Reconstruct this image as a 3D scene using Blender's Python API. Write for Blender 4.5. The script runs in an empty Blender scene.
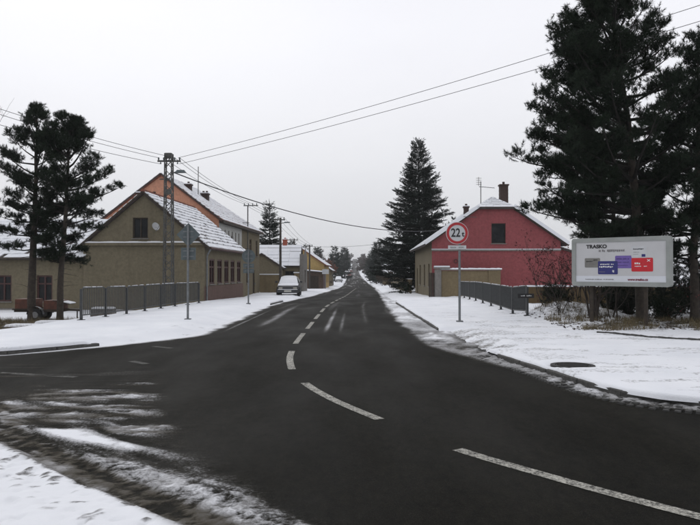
import bpy, bmesh, math, random
import numpy as np
from mathutils import Vector, Matrix

R = math.radians
scene = bpy.context.scene
C = scene.collection
random.seed(7)

# ------------------------------------------------------------------ camera
cam_d = bpy.data.cameras.new("camera")
cam_d.sensor_width = 36.0
cam_d.lens = 35.0
cam_d.clip_start = 0.05
cam_d.clip_end = 5000
cam = bpy.data.objects.new("camera", cam_d)
C.objects.link(cam)
cam.location = (0, 0, 1.6)
cam.rotation_euler = (R(90.8), 0, 0)
scene.camera = cam

# ------------------------------------------------------------------ sky and sun (overcast)
SUN_EL, SUN_AZ = 34.0, 28.0       # azimuth measured from +Y towards -X
world = bpy.data.worlds.new("World")
scene.world = world
world.use_nodes = True
wn = world.node_tree
wn.nodes.clear()
sky = wn.nodes.new("ShaderNodeTexSky")
sky.sky_type = 'NISHITA'
sky.sun_disc = False
sky.sun_elevation = R(SUN_EL)
sky.sun_rotation = R(-SUN_AZ)
sky.dust_density = 4.0
hs = wn.nodes.new("ShaderNodeHueSaturation")
hs.inputs['Saturation'].default_value = 0.12
wn.links.new(sky.outputs[0], hs.inputs['Color'])
tc = wn.nodes.new("ShaderNodeTexCoord")
mp = wn.nodes.new("ShaderNodeMapping")
mp.inputs['Scale'].default_value = (1.0, 1.0, 2.5)
wn.links.new(tc.outputs['Generated'], mp.inputs[0])
cl = wn.nodes.new("ShaderNodeTexNoise")
cl.inputs['Scale'].default_value = 1.7
cl.inputs['Detail'].default_value = 5
wn.links.new(mp.outputs[0], cl.inputs['Vector'])
cr = wn.nodes.new("ShaderNodeValToRGB")
cr.color_ramp.elements[0].position = 0.3
cr.color_ramp.elements[0].color = (.96, .96, .97, 1)
cr.color_ramp.elements[1].position = 0.7
cr.color_ramp.elements[1].color = (1.03, 1.03, 1.03, 1)
wn.links.new(cl.outputs['Fac'], cr.inputs[0])
sx = wn.nodes.new("ShaderNodeSeparateXYZ")
wn.links.new(tc.outputs['Generated'], sx.inputs[0])
el = wn.nodes.new("ShaderNodeValToRGB")       # overcast: greyer at the horizon, even cloud above
el.color_ramp.interpolation = 'EASE'
el.color_ramp.elements[0].position = 0.0
el.color_ramp.elements[0].color = (7.3, 7.4, 7.65, 1)
el.color_ramp.elements[1].position = 0.36
el.color_ramp.elements[1].color = (9.45, 9.5, 10.0, 1)
wn.links.new(sx.outputs['Z'], el.inputs[0])
cm = wn.nodes.new("ShaderNodeMixRGB")
cm.blend_type = 'MULTIPLY'
cm.inputs[0].default_value = 1.0
wn.links.new(el.outputs[0], cm.inputs[1])
wn.links.new(cr.outputs[0], cm.inputs[2])
mx = wn.nodes.new("ShaderNodeMixRGB")
mx.inputs[0].default_value = 0.97
wn.links.new(hs.outputs[0], mx.inputs[1])
wn.links.new(cm.outputs[0], mx.inputs[2])
bg = wn.nodes.new("ShaderNodeBackground")
bg.inputs['Strength'].default_value = 0.10
wn.links.new(mx.outputs[0], bg.inputs['Color'])
wo = wn.nodes.new("ShaderNodeOutputWorld")
wn.links.new(bg.outputs[0], wo.inputs['Surface'])

sun_d = bpy.data.lights.new("sun", 'SUN')
sun_d.energy = 0.5
sun_d.angle = R(40)
sun_d.color = (1.0, 0.97, 0.93)
sun = bpy.data.objects.new("sun", sun_d)
C.objects.link(sun)
sun.rotation_euler = (R(90 - SUN_EL), 0, R(180 + SUN_AZ))
sun.location = (0, 0, 40)

scene.view_settings.view_transform = 'Standard'
scene.view_settings.look = 'None'
scene.view_settings.exposure = 0.0
scene.view_settings.gamma = 1.0
scene.cycles.use_denoising = True
scene.cycles.max_bounces = 6
scene.cycles.diffuse_bounces = 3
scene.cycles.volume_bounces = 0
scene.cycles.transparent_max_bounces = 8

# ------------------------------------------------------------------ numeric helpers
def pchip(pts):
    p = np.array(sorted(tuple(map(float, q)) for q in pts), float)
    xs, ys = p[:, 0], p[:, 1]
    h = np.diff(xs); dl = np.diff(ys) / h
    m = np.zeros_like(ys)
    m[0], m[-1] = dl[0], dl[-1]
    for i in range(1, len(xs) - 1):
        if dl[i-1] * dl[i] > 0:
            w1, w2 = 2*h[i] + h[i-1], h[i] + 2*h[i-1]
            m[i] = (w1 + w2) / (w1/dl[i-1] + w2/dl[i])
    def f(x):
        x = np.asarray(x, float)
        xc = np.clip(x, xs[0], xs[-1])
        i = np.clip(np.searchsorted(xs, xc) - 1, 0, len(h)-1)
        t = (xc - xs[i]) / h[i]
        return ((1+2*t)*(1-t)**2*ys[i] + t*(1-t)**2*h[i]*m[i]
                + t*t*(3-2*t)*ys[i+1] + t*t*(t-1)*h[i]*m[i+1])
    return f

def _hash(ix, iy, seed):
    h = (ix.astype(np.int64) * 374761393 + iy.astype(np.int64) * 668265263 + seed * 974634777) & 0xffffffff
    h = ((h ^ (h >> 13)) * 1274126177) & 0xffffffff
    h = h ^ (h >> 16)
    return (h & 0xffff) / 65535.0

def vnoise(x, y, seed=0):
    x = np.asarray(x, float); y = np.asarray(y, float)
    ix, iy = np.floor(x), np.floor(y)
    fx, fy = x - ix, y - iy
    fx = fx*fx*(3-2*fx); fy = fy*fy*(3-2*fy)
    a = _hash(ix, iy, seed); b = _hash(ix+1, iy, seed)
    c = _hash(ix, iy+1, seed); d = _hash(ix+1, iy+1, seed)
    return (a*(1-fx)+b*fx)*(1-fy) + (c*(1-fx)+d*fx)*fy

def fbm(x, y, seed=0, o=4):
    s = 0; a = 0.5; n = 0
    for k in range(o):
        s = s + a*vnoise(x*2**k, y*2**k, seed+k*17); n += a; a *= 0.55
    return s/n

def sst(a, b, x):
    t = np.clip((np.asarray(x, float)-a)/(b-a), 0, 1)
    return t*t*(3-2*t)

# ------------------------------------------------------------------ place: road profile and edges
zr = pchip([(-80, 0), (0, 0), (30, 0), (54, -.28), (79, -.58), (112, -.9), (135, -1.0), (180, -.9),
            (278, -.2), (500, 4), (829, 17.4), (950, 18.5), (1200, 12)])
cx = pchip([(-60, -1.2), (13, -1.2), (16, -1.22), (20, -1.2), (29.7, -1.13), (40, -.8), (54, -.32), (78.7, .3),
            (112, 1.1), (278, 1.7), (500, 3.7), (829, 6), (1200, 9)])
XR = pchip([(5.6, 17), (6.0, 13.8), (6.6, 9.8), (7, 7.7), (7.4, 5.9), (7.7, 4.85), (7.97, 4.15), (8.29, 3.66), (9.03, 3.32),
            (10.6, 3.05), (13.1, 2.64), (15, 2.45), (18.4, 2.35), (34, 2.3), (40, 2.38), (54, 2.75),
            (78.7, 3.3), (112, 4.1), (278, 4.7), (500, 6.7), (829, 9), (1200, 12)])
XL = pchip([(11.0, -26), (11.5, -18), (12, -12), (12.5, -8.9), (13.1, -6.9), (14, -6.05), (14.9, -5.4), (16, -4.5), (17.3, -3.95),
            (20, -3.88), (29.7, -3.93), (42.8, -3.52), (54, -3.1), (78.7, -2.5), (112, -1.65), (278, -1.2),
            (500, .9), (829, 3.2), (1200, 6)])
XE = pchip([(5.2, 16), (6, 12), (7.6, 4.6), (8.1, 3.55), (9.0, 2.98), (10.6, 2.7), (13.1, 2.05), (15, 1.62), (20, 1.5), (28, 1.56), (47, 2.09), (60, 2.5), (78.7, 3.0),
            (112, 3.8), (278, 4.4), (1200, 11.7)])

def fence_x(y):
    return -8.3 + (y - 20.4) * 0.082

def ground_h(x, y):
    """height of the snow beside the road"""
    x = np.asarray(x, float); y = np.asarray(y, float)
    z = zr(y) + 0.150 + 0.05*(fbm(x*.5, y*.5, 3) - .5) + 0.03*(fbm(x*2.2, y*2.2, 5) - .5) + 0.024*(fbm(x*7, y*7, 8, 2)-.5)
    left = (x < -1)
    d = sst(fence_x(y) - .15, fence_x(y) - 1.7, x) * sst(16.3, 18.8, y) * (1 - sst(46, 60, y))
    z = z - np.where(left, 0.5*d, 0)
    z = z + np.where(left, 0.12*d*(fbm(x*1.5, y*1.5, 31)-.5), 0)
    m = .38*np.exp(-(((x-6.75)/1.0)**2 + ((y-21.9)/.85)**2)) + .22*np.exp(-(((x-7.7)/.8)**2 + ((y-21.2)/.7)**2))
    m = m*(.75 + .6*fbm(x*3, y*3, 12))
    bank = .10*sst(5.5, 7, x)*sst(16.5, 18.5, y)*(fbm(x*2.5, y*2.5, 77))
    z = z + np.where(left, 0, m + bank)
    z = z - .05*(1 - sst(.34, .46, np.hypot(x-3.52, y-10.78)))
    return z

def gz(x, y):
    return float(ground_h(np.array([x]), np.array([y]))[0])

# ------------------------------------------------------------------ materials
MATS = {}
def nodes_of(name):
    m = bpy.data.materials.new(name)
    m.use_nodes = True
    nt = m.node_tree
    nt.nodes.clear()
    out = nt.nodes.new("ShaderNodeOutputMaterial")
    p = nt.nodes.new("ShaderNodeBsdfPrincipled")
    nt.links.new(p.outputs[0], out.inputs['Surface'])
    return m, nt, p

def noise(nt, vec, scale, detail=4, rough=.55):
    n = nt.nodes.new("ShaderNodeTexNoise")
    n.inputs['Scale'].default_value = scale
    n.inputs['Detail'].default_value = detail
    n.inputs['Roughness'].default_value = rough
    nt.links.new(vec, n.inputs['Vector'])
    return n.outputs['Fac']

def ramp(nt, fac, a, b, ca=(0, 0, 0, 1), cb=(1, 1, 1, 1)):
    r = nt.nodes.new("ShaderNodeValToRGB")
    r.color_ramp.elements[0].position = a
    r.color_ramp.elements[0].color = ca
    r.color_ramp.elements[1].position = b
    r.color_ramp.elements[1].color = cb
    nt.links.new(fac, r.inputs[0])
    return r.outputs[0]

def mixc(nt, fac, a, b, mode='MIX'):
    m = nt.nodes.new("ShaderNodeMixRGB")
    m.blend_type = mode
    for k, v in ((0, fac), (1, a), (2, b)):
        if hasattr(v, 'is_output') or hasattr(v, 'links'):
            nt.links.new(v, m.inputs[k])
        else:
            m.inputs[k].default_value = v if k == 0 else ((*v, 1) if len(v) == 3 else v)
    return m.outputs[0]

def wpos(nt, scale=(1, 1, 1)):
    g = nt.nodes.new("ShaderNodeNewGeometry")
    if scale == (1, 1, 1):
        return g.outputs['Position']
    m = nt.nodes.new("ShaderNodeMapping")
    m.inputs['Scale'].default_value = scale
    nt.links.new(g.outputs['Position'], m.inputs[0])
    return m.outputs[0]

def bump(nt, p, h, strength=.3, dist=.02):
    b = nt.nodes.new("ShaderNodeBump")
    b.inputs['Strength'].default_value = strength
    b.inputs['Distance'].default_value = dist
    nt.links.new(h, b.inputs['Height'])
    nt.links.new(b.outputs[0], p.inputs['Normal'])

def simple(name, col, rough=.7, var=.25, scale=6., bmp=.15, bscale=60., metal=0., spec=.5):
    m, nt, p = nodes_of(name)
    v = wpos(nt)
    f = noise(nt, v, scale)
    dark = tuple(c*(1-var) for c in col); light = tuple(min(1, c*(1+var)) for c in col)
    nt.links.new(ramp(nt, f, .3, .7, (*dark, 1), (*light, 1)), p.inputs['Base Color'])
    p.inputs['Roughness'].default_value = rough
    p.inputs['Metallic'].default_value = metal
    p.inputs['Specular IOR Level'].default_value = spec
    if bmp:
        bump(nt, p, noise(nt, v, bscale, 3), bmp, .01)
    MATS[name] = m
    return m

def plaster(name, col, stain=(.05, .045, .035), amount=.5, streak=.4):
    m, nt, p = nodes_of(name)
    v = wpos(nt)
    big = ramp(nt, noise(nt, v, .55, 5, .6), .35, .7)
    fine = ramp(nt, noise(nt, v, 7, 6, .7), .3, .7)
    c = mixc(nt, fine, tuple(x*.78 for x in col), tuple(x*1.2 for x in col))
    st = ramp(nt, noise(nt, wpos(nt, (2.2, 2.2, .22)), 1.3, 5, .65), .48, .78)
    f1 = nt.nodes.new("ShaderNodeMath"); f1.operation = 'MULTIPLY'
    f1.inputs[1].default_value = streak
    nt.links.new(st, f1.inputs[0])
    c = mixc(nt, f1.outputs[0], c, tuple(.55*a+.2*b for a, b in zip(col, stain)))
    f2 = nt.nodes.new("ShaderNodeMath"); f2.operation = 'MULTIPLY'
    f2.inputs[1].default_value = amount*.45
    nt.links.new(big, f2.inputs[0])
    c = mixc(nt, f2.outputs[0], c, tuple(x*.6 for x in col))
    nt.links.new(c, p.inputs['Base Color'])
    p.inputs['Roughness'].default_value = .92
    p.inputs['Specular IOR Level'].default_value = .2
    bump(nt, p, noise(nt, v, 45, 4, .65), .35, .012)
    MATS[name] = m
    return m

def asphalt_color(nt):
    v = wpos(nt)
    grain = noise(nt, v, 62, 5, .85)
    mid = noise(nt, wpos(nt, (1, .45, 1)), 1.1, 5, .6)
    c = mixc(nt, ramp(nt, grain, .36, .64), (.001, .001, .0004), (.0100, .0098, .0074))
    c = mixc(nt, ramp(nt, mid, .35, .75, (0, 0, 0, 1), (.45, .45, .45, 1)), c, (.0130, .0122, .0092))
    big = noise(nt, wpos(nt, (1, .25, 1)), .35, 4, .6)
    c = mixc(nt, 1., c, ramp(nt, big, .3, .7, (.78, .78, .78, 1), (1.25, 1.22, 1.16, 1)), 'MULTIPLY')
    blot = noise(nt, wpos(nt, (1, .5, 1)), 13, 5, .75)
    c = mixc(nt, 1., c, ramp(nt, blot, .34, .66, (.55, .55, .55, 1), (1.5, 1.48, 1.42, 1)), 'MULTIPLY')
    stone = ramp(nt, noise(nt, v, 150, 2, .9), .60, .72)
    c = mixc(nt, stone, c, (.05, .05, .045))
    return c, grain

def road_material():
    m, nt, p = nodes_of("asphalt")
    v = wpos(nt)
    c, grain = asphalt_color(nt)
    a = nt.nodes.new("ShaderNodeAttribute"); a.attribute_name = "slush"
    md = nt.nodes.new("ShaderNodeAttribute"); md.attribute_name = "mud"
    # break the interpolated slush up with grains
    g2 = noise(nt, v, 38, 4, .7)
    ad = nt.nodes.new("ShaderNodeMath"); ad.operation = 'MULTIPLY_ADD'
    nt.links.new(g2, ad.inputs[0]); ad.inputs[1].default_value = .8
    nt.links.new(a.outputs['Fac'], ad.inputs[2])
    sb = nt.nodes.new("ShaderNodeMath"); sb.operation = 'SUBTRACT'
    nt.links.new(ad.outputs[0], sb.inputs[0]); sb.inputs[1].default_value = .40
    fac = ramp(nt, sb.outputs[0], .10, .52)
    sg_ = nt.nodes.new('ShaderNodeMath'); sg_.operation = 'MULTIPLY_ADD'
    nt.links.new(g2, sg_.inputs[0]); sg_.inputs[1].default_value = 1.1
    nt.links.new(a.outputs['Fac'], sg_.inputs[2])
    mr = nt.nodes.new('ShaderNodeMapRange')
    nt.links.new(sg_.outputs[0], mr.inputs[0])
    mr.inputs[1].default_value = .78; mr.inputs[2].default_value = 1.62
    pwn = nt.nodes.new('ShaderNodeMath'); pwn.operation = 'POWER'; pwn.inputs[1].default_value = 1.35
    nt.links.new(mr.outputs[0], pwn.inputs[0])
    slush = mixc(nt, pwn.outputs[0], (.034, .032, .027), (.74, .75, .775))
    pure = ramp(nt, a.outputs['Fac'], .84, 1.0)
    slush = mixc(nt, pure, slush, (.77, .785, .81))
    mudc = mixc(nt, grain, (.028, .024, .017), (.085, .074, .055))
    slush = mixc(nt, md.outputs['Fac'], slush, mudc)
    c = mixc(nt, fac, c, slush)
    nt.links.new(c, p.inputs['Base Color'])
    ro = nt.nodes.new("ShaderNodeMapRange")
    nt.links.new(noise(nt, wpos(nt, (1, .3, 1)), .8, 4), ro.inputs[0])
    ro.inputs[1].default_value = .3; ro.inputs[2].default_value = .7
    ro.inputs[3].default_value = .62; ro.inputs[4].default_value = .85
    nt.links.new(ro.outputs[0], p.inputs['Roughness'])
    p.inputs['Specular IOR Level'].default_value = .05
    h = nt.nodes.new("ShaderNodeMath"); h.operation = 'MULTIPLY_ADD'
    nt.links.new(fac, h.inputs[0]); h.inputs[1].default_value = .8
    nt.links.new(grain, h.inputs[2])
    bump(nt, p, h.outputs[0], .35, .012)
    MATS["asphalt"] = m
    return m

def snow_material(name="snow", attr=None):
    m, nt, p = nodes_of(name)
    v = wpos(nt)
    big = noise(nt, v, .7, 5, .6)
    fine = noise(nt, v, 55, 4, .65)
    c = mixc(nt, ramp(nt, big, .35, .7), (.70, .72, .755), (.79, .805, .83))
    speck = ramp(nt, noise(nt, v, 26, 3, .8), .66, .74)
    c = mixc(nt, mixc(nt, speck, (0, 0, 0), (.3, .3, .3)), c, (.35, .34, .32))
    if attr:
        a = nt.nodes.new("ShaderNodeAttribute"); a.attribute_name = attr
        ad = nt.nodes.new("ShaderNodeMath"); ad.operation = 'MULTIPLY_ADD'
        nt.links.new(noise(nt, v, 14, 5, .7), ad.inputs[0]); ad.inputs[1].default_value = .9
        nt.links.new(a.outputs['Fac'], ad.inputs[2])
        fac = ramp(nt, ad.outputs[0], .62, .9)
        fac = mixc(nt, ramp(nt, a.outputs['Fac'], .02, .2), (0, 0, 0), fac)
        c = mixc(nt, fac, c, mixc(nt, fine, (.025, .022, .015), (.10, .088, .06)))
    nt.links.new(c, p.inputs['Base Color'])
    p.inputs['Roughness'].default_value = .75
    p.inputs['Specular IOR Level'].default_value = .25
    h = nt.nodes.new("ShaderNodeMath"); h.operation = 'MULTIPLY_ADD'
    nt.links.new(noise(nt, v, 9, 5, .6), h.inputs[0]); h.inputs[1].default_value = 2.0
    nt.links.new(fine, h.inputs[2])
    bump(nt, p, h.outputs[0], .45, .012)
    MATS[name] = m
    return m

def paint_material(name="road_paint", lo=.42, hi=.58):
    m, nt, p = nodes_of(name)
    v = wpos(nt)
    w = ramp(nt, mixc(nt, .35, noise(nt, v, 42, 4, .75), noise(nt, v, 7, 4, .7)), lo, hi)
    c = mixc(nt, w, (.014, .014, .011), (.42, .41, .36))
    nt.links.new(c, p.inputs['Base Color'])
    p.inputs['Roughness'].default_value = .8
    bump(nt, p, noise(nt, v, 80, 3), .4, .01)
    MATS[name] = m

def glass_dark(name, col=(.012, .013, .014)):
    m, nt, p = nodes_of(name)
    f = noise(nt, wpos(nt), 3, 3)
    nt.links.new(ramp(nt, f, .3, .7, (*col, 1), (*[c*2.2 for c in col], 1)), p.inputs['Base Color'])
    p.inputs['Roughness'].default_value = .18
    p.inputs['Specular IOR Level'].default_value = .12
    MATS[name] = m

road_material(); snow_material("snow"); snow_material("snow_ground", "dirt"); paint_material(); paint_material("worn_paint", .54, .74)
plaster("olive_plaster", (.163, .141, .096), amount=.5)
plaster("rose_plinth", (.118, .078, .066), amount=.6)
plaster("orange_plaster", (.50, .25, .165), amount=.3, streak=.2)
plaster("grey_plaster", (.42, .42, .40), amount=.5)
plaster("tan_plaster", (.165, .14, .092), amount=.6)
plaster("pink_plaster", (.252, .071, .075), amount=.35, streak=.3)
plaster("beige_plaster", (.20, .158, .094), amount=1.2, streak=.9)
plaster("ochre_wall", (.125, .088, .046), amount=1., streak=.8)
plaster("yellow_plaster", (.38, .27, .11), amount=.3)
plaster("concrete", (.20, .19, .175), amount=.6)
glass_dark("glass")
simple("red_brown_wood", (.050, .016, .013), .6, .3, 8)
simple("dark_wood", (.035, .026, .018), .8, .4, 8)
simple("brown_wood", (.07, .045, .03), .8, .3, 8)
simple("pole_wood", (.055, .048, .042), .9, .35, 10)
simple("tile_red", (.16, .055, .035), .85, .35, 5)
simple("tile_dark", (.05, .038, .034), .85, .35, 5)
simple("brick_dark", (.045, .027, .022), .9, .4, 14)
simple("brick_red", (.33, .09, .055), .9, .35, 14)
simple("galvanised", (.16, .17, .175), .5, .2, 12, metal=.4)
simple("fence_grey", (.036, .039, .040), .6, .25, 12)
simple("mast_steel", (.085, .085, .08), .65, .35, 14, metal=.3)
simple("sign_back", (.075, .095, .10), .5, .2, 7, metal=.2)
simple("kerb_stone", (.055, .054, .05), .85, .4, 16, .4, 40)
simple("cobble", (.035, .035, .033), .8, .5, 7, .4, 60)
simple("iron", (.022, .021, .02), .6, .4, 20, .3, 50, metal=.3)
simple("wire", (.02, .02, .022), .7, .1, 5, 0)
simple("bark", (.040, .032, .025), .95, .4, 9, .8, 30)
simple("bark_dark", (.014, .012, .010), .95, .4, 9, .6, 30)
simple("twig", (.035, .027, .022), .95, .3, 9, 0)
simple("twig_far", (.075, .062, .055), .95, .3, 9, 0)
simple("needles", (.014, .022, .013), .8, .5, 2.2, 0, spec=.15)
simple("needles_blue", (.012, .019, .014), .8, .45, 1.5, 0, spec=.15)
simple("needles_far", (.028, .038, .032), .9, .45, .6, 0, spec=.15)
simple("frosted_needles", (.16, .175, .17), .9, .3, 6, 0, spec=.15)
simple("dry_leaf", (.095, .022, .024), .9, .5, 6, 0)
simple("rust_leaf", (.16, .065, .04), .9, .5, 3, 0)
simple("dry_grass", (.12, .095, .05), .95, .5, 5, 0)
simple("litter", (.045, .03, .018), .95, .5, 20, 0)
simple("sign_white", (.50, .51, .52), .5, .06, 5, .05)
simple("sign_red", (.36, .012, .018), .45, .12, 9, .05)
simple("black_print", (.012, .012, .013), .6, .1, 9, 0)
simple("grey_print", (.17, .165, .165), .6, .1, 9, 0)
simple("white_print", (.70, .70, .70), .6, .05, 9, 0)
simple("navy_print", (.018, .02, .14), .5, .12, 9, 0)
simple("lilac_print", (.14, .09, .33), .5, .1, 9, 0)
simple("red_print", (.50, .008, .018), .5, .1, 9, 0)
simple("taupe_print", (.17, .165, .15), .5, .1, 9, 0)
simple("violet_text", (.05, .03, .14), .5, .1, 9, 0)
simple("maroon_text", (.16, .01, .03), .5, .1, 9, 0)
simple("poster_paper", (.50, .50, .505), .55, .05, 2, .03)
simple("poster_strip", (.62, .64, .68), .55, .04, 2, .03)
simple("board_frame", (.27, .285, .27), .5, .12, 3, .05)
simple("white_metal", (.45, .46, .47), .5, .1, 4, .05)
simple("orange_paint", (.095, .034, .02), .7, .35, 7)
simple("rubber", (.012, .012, .012), .85, .2, 20)
simple("rim_steel", (.18, .18, .18), .5, .2, 20, metal=.5)
simple("car_dark", (.03, .032, .036), .35, .15, 4, 0)
simple("car_light", (.40, .41, .42), .35, .1, 4, 0)
simple("car_red", (.22, .02, .018), .35, .1, 4, 0)
simple("lamp_lens", (.30, .29, .26), .25, .1, 9, 0)
simple("plate", (.55, .55, .5), .5, .1, 9, 0)
simple("slab", (.12, .11, .10), .9, .3, 7)

def emissive(name, col, e):
    m, nt, p = nodes_of(name)
    p.inputs['Base Color'].default_value = (*col, 1)
    p.inputs['Emission Color'].default_value = (*col, 1)
    p.inputs['Emission Strength'].default_value = e
    MATS[name] = m
emissive("headlight_lit", (1, .95, .85), 2.0)

# ------------------------------------------------------------------ object helpers
def link(o, parent=None):
    C.objects.link(o)
    if parent is not None:
        o.parent = parent
    return o

def tag(o, label=None, cat=None, group=None, kind=None):
    if label: o['label'] = label
    if cat: o['category'] = cat
    if group: o['group'] = group
    if kind: o['kind'] = kind
    return o

def thing(name, label, cat, loc=(0, 0, 0), rz=0., group=None):
    o = bpy.data.objects.new(name, None)
    o.empty_display_size = .2
    C.objects.link(o)
    o.location = loc
    o.rotation_euler = (0, 0, rz)
    return tag(o, label, cat, group)

def copy_tree(o, parent=None):
    c = o.copy()
    C.objects.link(c)
    c.parent = parent
    for ch in list(o.children):
        copy_tree(ch, c)
    return c

class MB:
    def __init__(self):
        self.v = []; self.f = []; self.mi = []
    def poly(self, pts, mi=0):
        n = len(self.v)
        self.v += [tuple(p) for p in pts]
        self.f.append(tuple(range(n, n+len(pts)))); self.mi.append(mi)
        return self
    def hexa(self, p, mi=0):
        """8 points: bottom 4 ccw then top 4 ccw"""
        n = len(self.v)
        self.v += [tuple(q) for q in p]
        for f in ((3, 2, 1, 0), (4, 5, 6, 7), (0, 1, 5, 4), (1, 2, 6, 5), (2, 3, 7, 6), (3, 0, 4, 7)):
            self.f.append(tuple(n+i for i in f)); self.mi.append(mi)
        return self
    def box(self, x0, x1, y0, y1, z0, z1, mi=0):
        return self.hexa([(x0, y0, z0), (x1, y0, z0), (x1, y1, z0), (x0, y1, z0),
                          (x0, y0, z1), (x1, y0, z1), (x1, y1, z1), (x0, y1, z1)], mi)
    def bar(self, a, b, w, h=None, mi=0):
        a = Vector(a); b = Vector(b); d = (b-a).normalized()
        up = Vector((0, 0, 1)) if abs(d.z) < .95 else Vector((0, 1, 0))
        s = d.cross(up).normalized(); u = s.cross(d).normalized()
        h = w if h is None else h
        s *= w/2; u *= h/2
        return self.hexa([a-s-u, a+s-u, b+s-u, b-s-u, a-s+u, a+s+u, b+s+u, b-s+u], mi)
    def tube(self, pts, rad, n=6, caps=True, mi=0):
        pts = [Vector(p) for p in pts]
        rad = rad if hasattr(rad, '__len__') else [rad]*len(pts)
        base = len(self.v)
        ref = None
        for i, p in enumerate(pts):
            d = (pts[min(i+1, len(pts)-1)] - pts[max(i-1, 0)]).normalized()
            if ref is None:
                ref = Vector((1, 0, 0)) if abs(d.x) < .9 else Vector((0, 1, 0))
            s = (ref - d*ref.dot(d)).normalized(); t = d.cross(s)
            ref = s
            for k in range(n):
                a = 2*math.pi*k/n
                q = p + (s*math.cos(a) + t*math.sin(a))*rad[i]
                self.v.append(tuple(q))
        for i in range(len(pts)-1):
            for k in range(n):
                a = base+i*n+k; b = base+i*n+(k+1) % n
                self.f.append((a, b, b+n, a+n)); self.mi.append(mi)
        if caps:
            self.f.append(tuple(base+k for k in reversed(range(n)))); self.mi.append(mi)
            e = base+(len(pts)-1)*n
            self.f.append(tuple(e+k for k in range(n))); self.mi.append(mi)
        return self
    def disc(self, c, axis, r0, r1, h, n=28, mi=0):
        """a round plate / ring along axis"""
        c = Vector(c); d = Vector(axis).normalized()
        ref = Vector((0, 0, 1)) if abs(d.z) < .9 else Vector((1, 0, 0))
        s = (ref - d*ref.dot(d)).normalized(); t = d.cross(s)
        if r0 <= 0:
            return self.tube([c - d*h/2, c + d*h/2], r1, n, True, mi)
        base = len(self.v)
        for z in (-h/2, h/2):
            for r in (r0, r1):
                for k in range(n):
                    a = 2*math.pi*k/n
                    self.v.append(tuple(c + d*z + (s*math.cos(a)+t*math.sin(a))*r))
        for k in range(n):
            k2 = (k+1) % n
            a0, a1, b0, b1 = (base+j*n for j in range(4))
            for f in ((a0+k, a0+k2, a1+k2, a1+k), (b0+k, b1+k, b1+k2, b0+k2),
                      (a1+k, a1+k2, b1+k2, b1+k), (a0+k, b0+k, b0+k2, a0+k2)):
                self.f.append(f); self.mi.append(mi)
        return self
    def build(self, name, mat, parent=None, smooth=False):
        me = bpy.data.meshes.new(name)
        me.from_pydata(self.v, [], self.f)
        for m in (mat if isinstance(mat, (list, tuple)) else [mat]):
            me.materials.append(MATS[m])
        if any(self.mi):
            me.polygons.foreach_set("material_index", self.mi)
        if smooth:
            me.polygons.foreach_set("use_smooth", [True]*len(me.polygons))
        me.update()
        return link(bpy.data.objects.new(name, me), parent)

def grid_mesh(name, X, Y, Z, mat, attrs=None, flip=False):
    ny, nx = X.shape
    v = np.stack([X, Y, Z], -1).reshape(-1, 3).astype(np.float32)
    i = np.arange(ny*nx).reshape(ny, nx)
    q = np.stack([i[:-1, :-1], i[:-1, 1:], i[1:, 1:], i[1:, :-1]], -1).reshape(-1, 4)
    if flip: q = q[:, ::-1]
    me = bpy.data.meshes.new(name)
    me.vertices.add(len(v)); me.vertices.foreach_set("co", v.ravel())
    me.loops.add(q.size); me.loops.foreach_set("vertex_index", q.ravel().astype(np.int32))
    me.polygons.add(len(q))
    me.polygons.foreach_set("loop_start", np.arange(0, q.size, 4, dtype=np.int32))
    me.polygons.foreach_set("loop_total", np.full(len(q), 4, np.int32))
    me.polygons.foreach_set("use_smooth", np.ones(len(q), bool))
    for k, a in (attrs or {}).items():
        at = me.attributes.new(k, 'FLOAT', 'POINT')
        at.data.foreach_set("value", np.asarray(a, np.float32).ravel())
    me.materials.append(MATS[mat])
    me.update(); me.validate()
    return link(bpy.data.objects.new(name, me))

def tri_mesh(name, T, mats, parent=None, mi=None):
    """T: (n,3,3) independent triangles"""
    n = len(T)
    me = bpy.data.meshes.new(name)
    me.vertices.add(n*3); me.vertices.foreach_set("co", T.astype(np.float32).ravel())
    me.loops.add(n*3); me.loops.foreach_set("vertex_index", np.arange(n*3, dtype=np.int32))
    me.polygons.add(n)
    me.polygons.foreach_set("loop_start", np.arange(0, n*3, 3, dtype=np.int32))
    me.polygons.foreach_set("loop_total", np.full(n, 3, np.int32))
    for m in mats: me.materials.append(MATS[m])
    if mi is not None: me.polygons.foreach_set("material_index", mi.astype(np.int32))
    me.update()
    return link(bpy.data.objects.new(name, me), parent)

def text_mesh(name, s, size, mat, parent, loc, rot=(0, 0, 0), align='CENTER', bold=0., sx=1., depth=.0):
    cu = bpy.data.curves.new(name, 'FONT')
    cu.body = s; cu.size = size; cu.align_x = align; cu.align_y = 'CENTER'
    cu.offset = bold; cu.extrude = depth
    tmp = bpy.data.objects.new("tmp_text", cu)
    C.objects.link(tmp)
    dg = bpy.context.evaluated_depsgraph_get()
    me = bpy.data.meshes.new_from_object(tmp.evaluated_get(dg))
    bpy.data.objects.remove(tmp); bpy.data.curves.remove(cu)
    me.materials.clear(); me.materials.append(MATS[mat])
    o = link(bpy.data.objects.new(name, me), parent)
    o.location = loc; o.rotation_euler = rot; o.scale = (sx, 1, 1)
    return o

# ================================================================== THE SETTING
# ---- ground far beyond
gx = np.concatenate([-np.geomspace(600, 8, 26), np.linspace(-6, 6, 7), np.geomspace(8, 600, 26)])
gy = np.concatenate([np.linspace(-60, 40, 14), np.geomspace(50, 1200, 40)])
GX, GY = np.meshgrid(gx, gy)
GZ = zr(GY) - .75
tag(grid_mesh("ground", GX, GY, GZ, "snow"), kind="structure")

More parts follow.
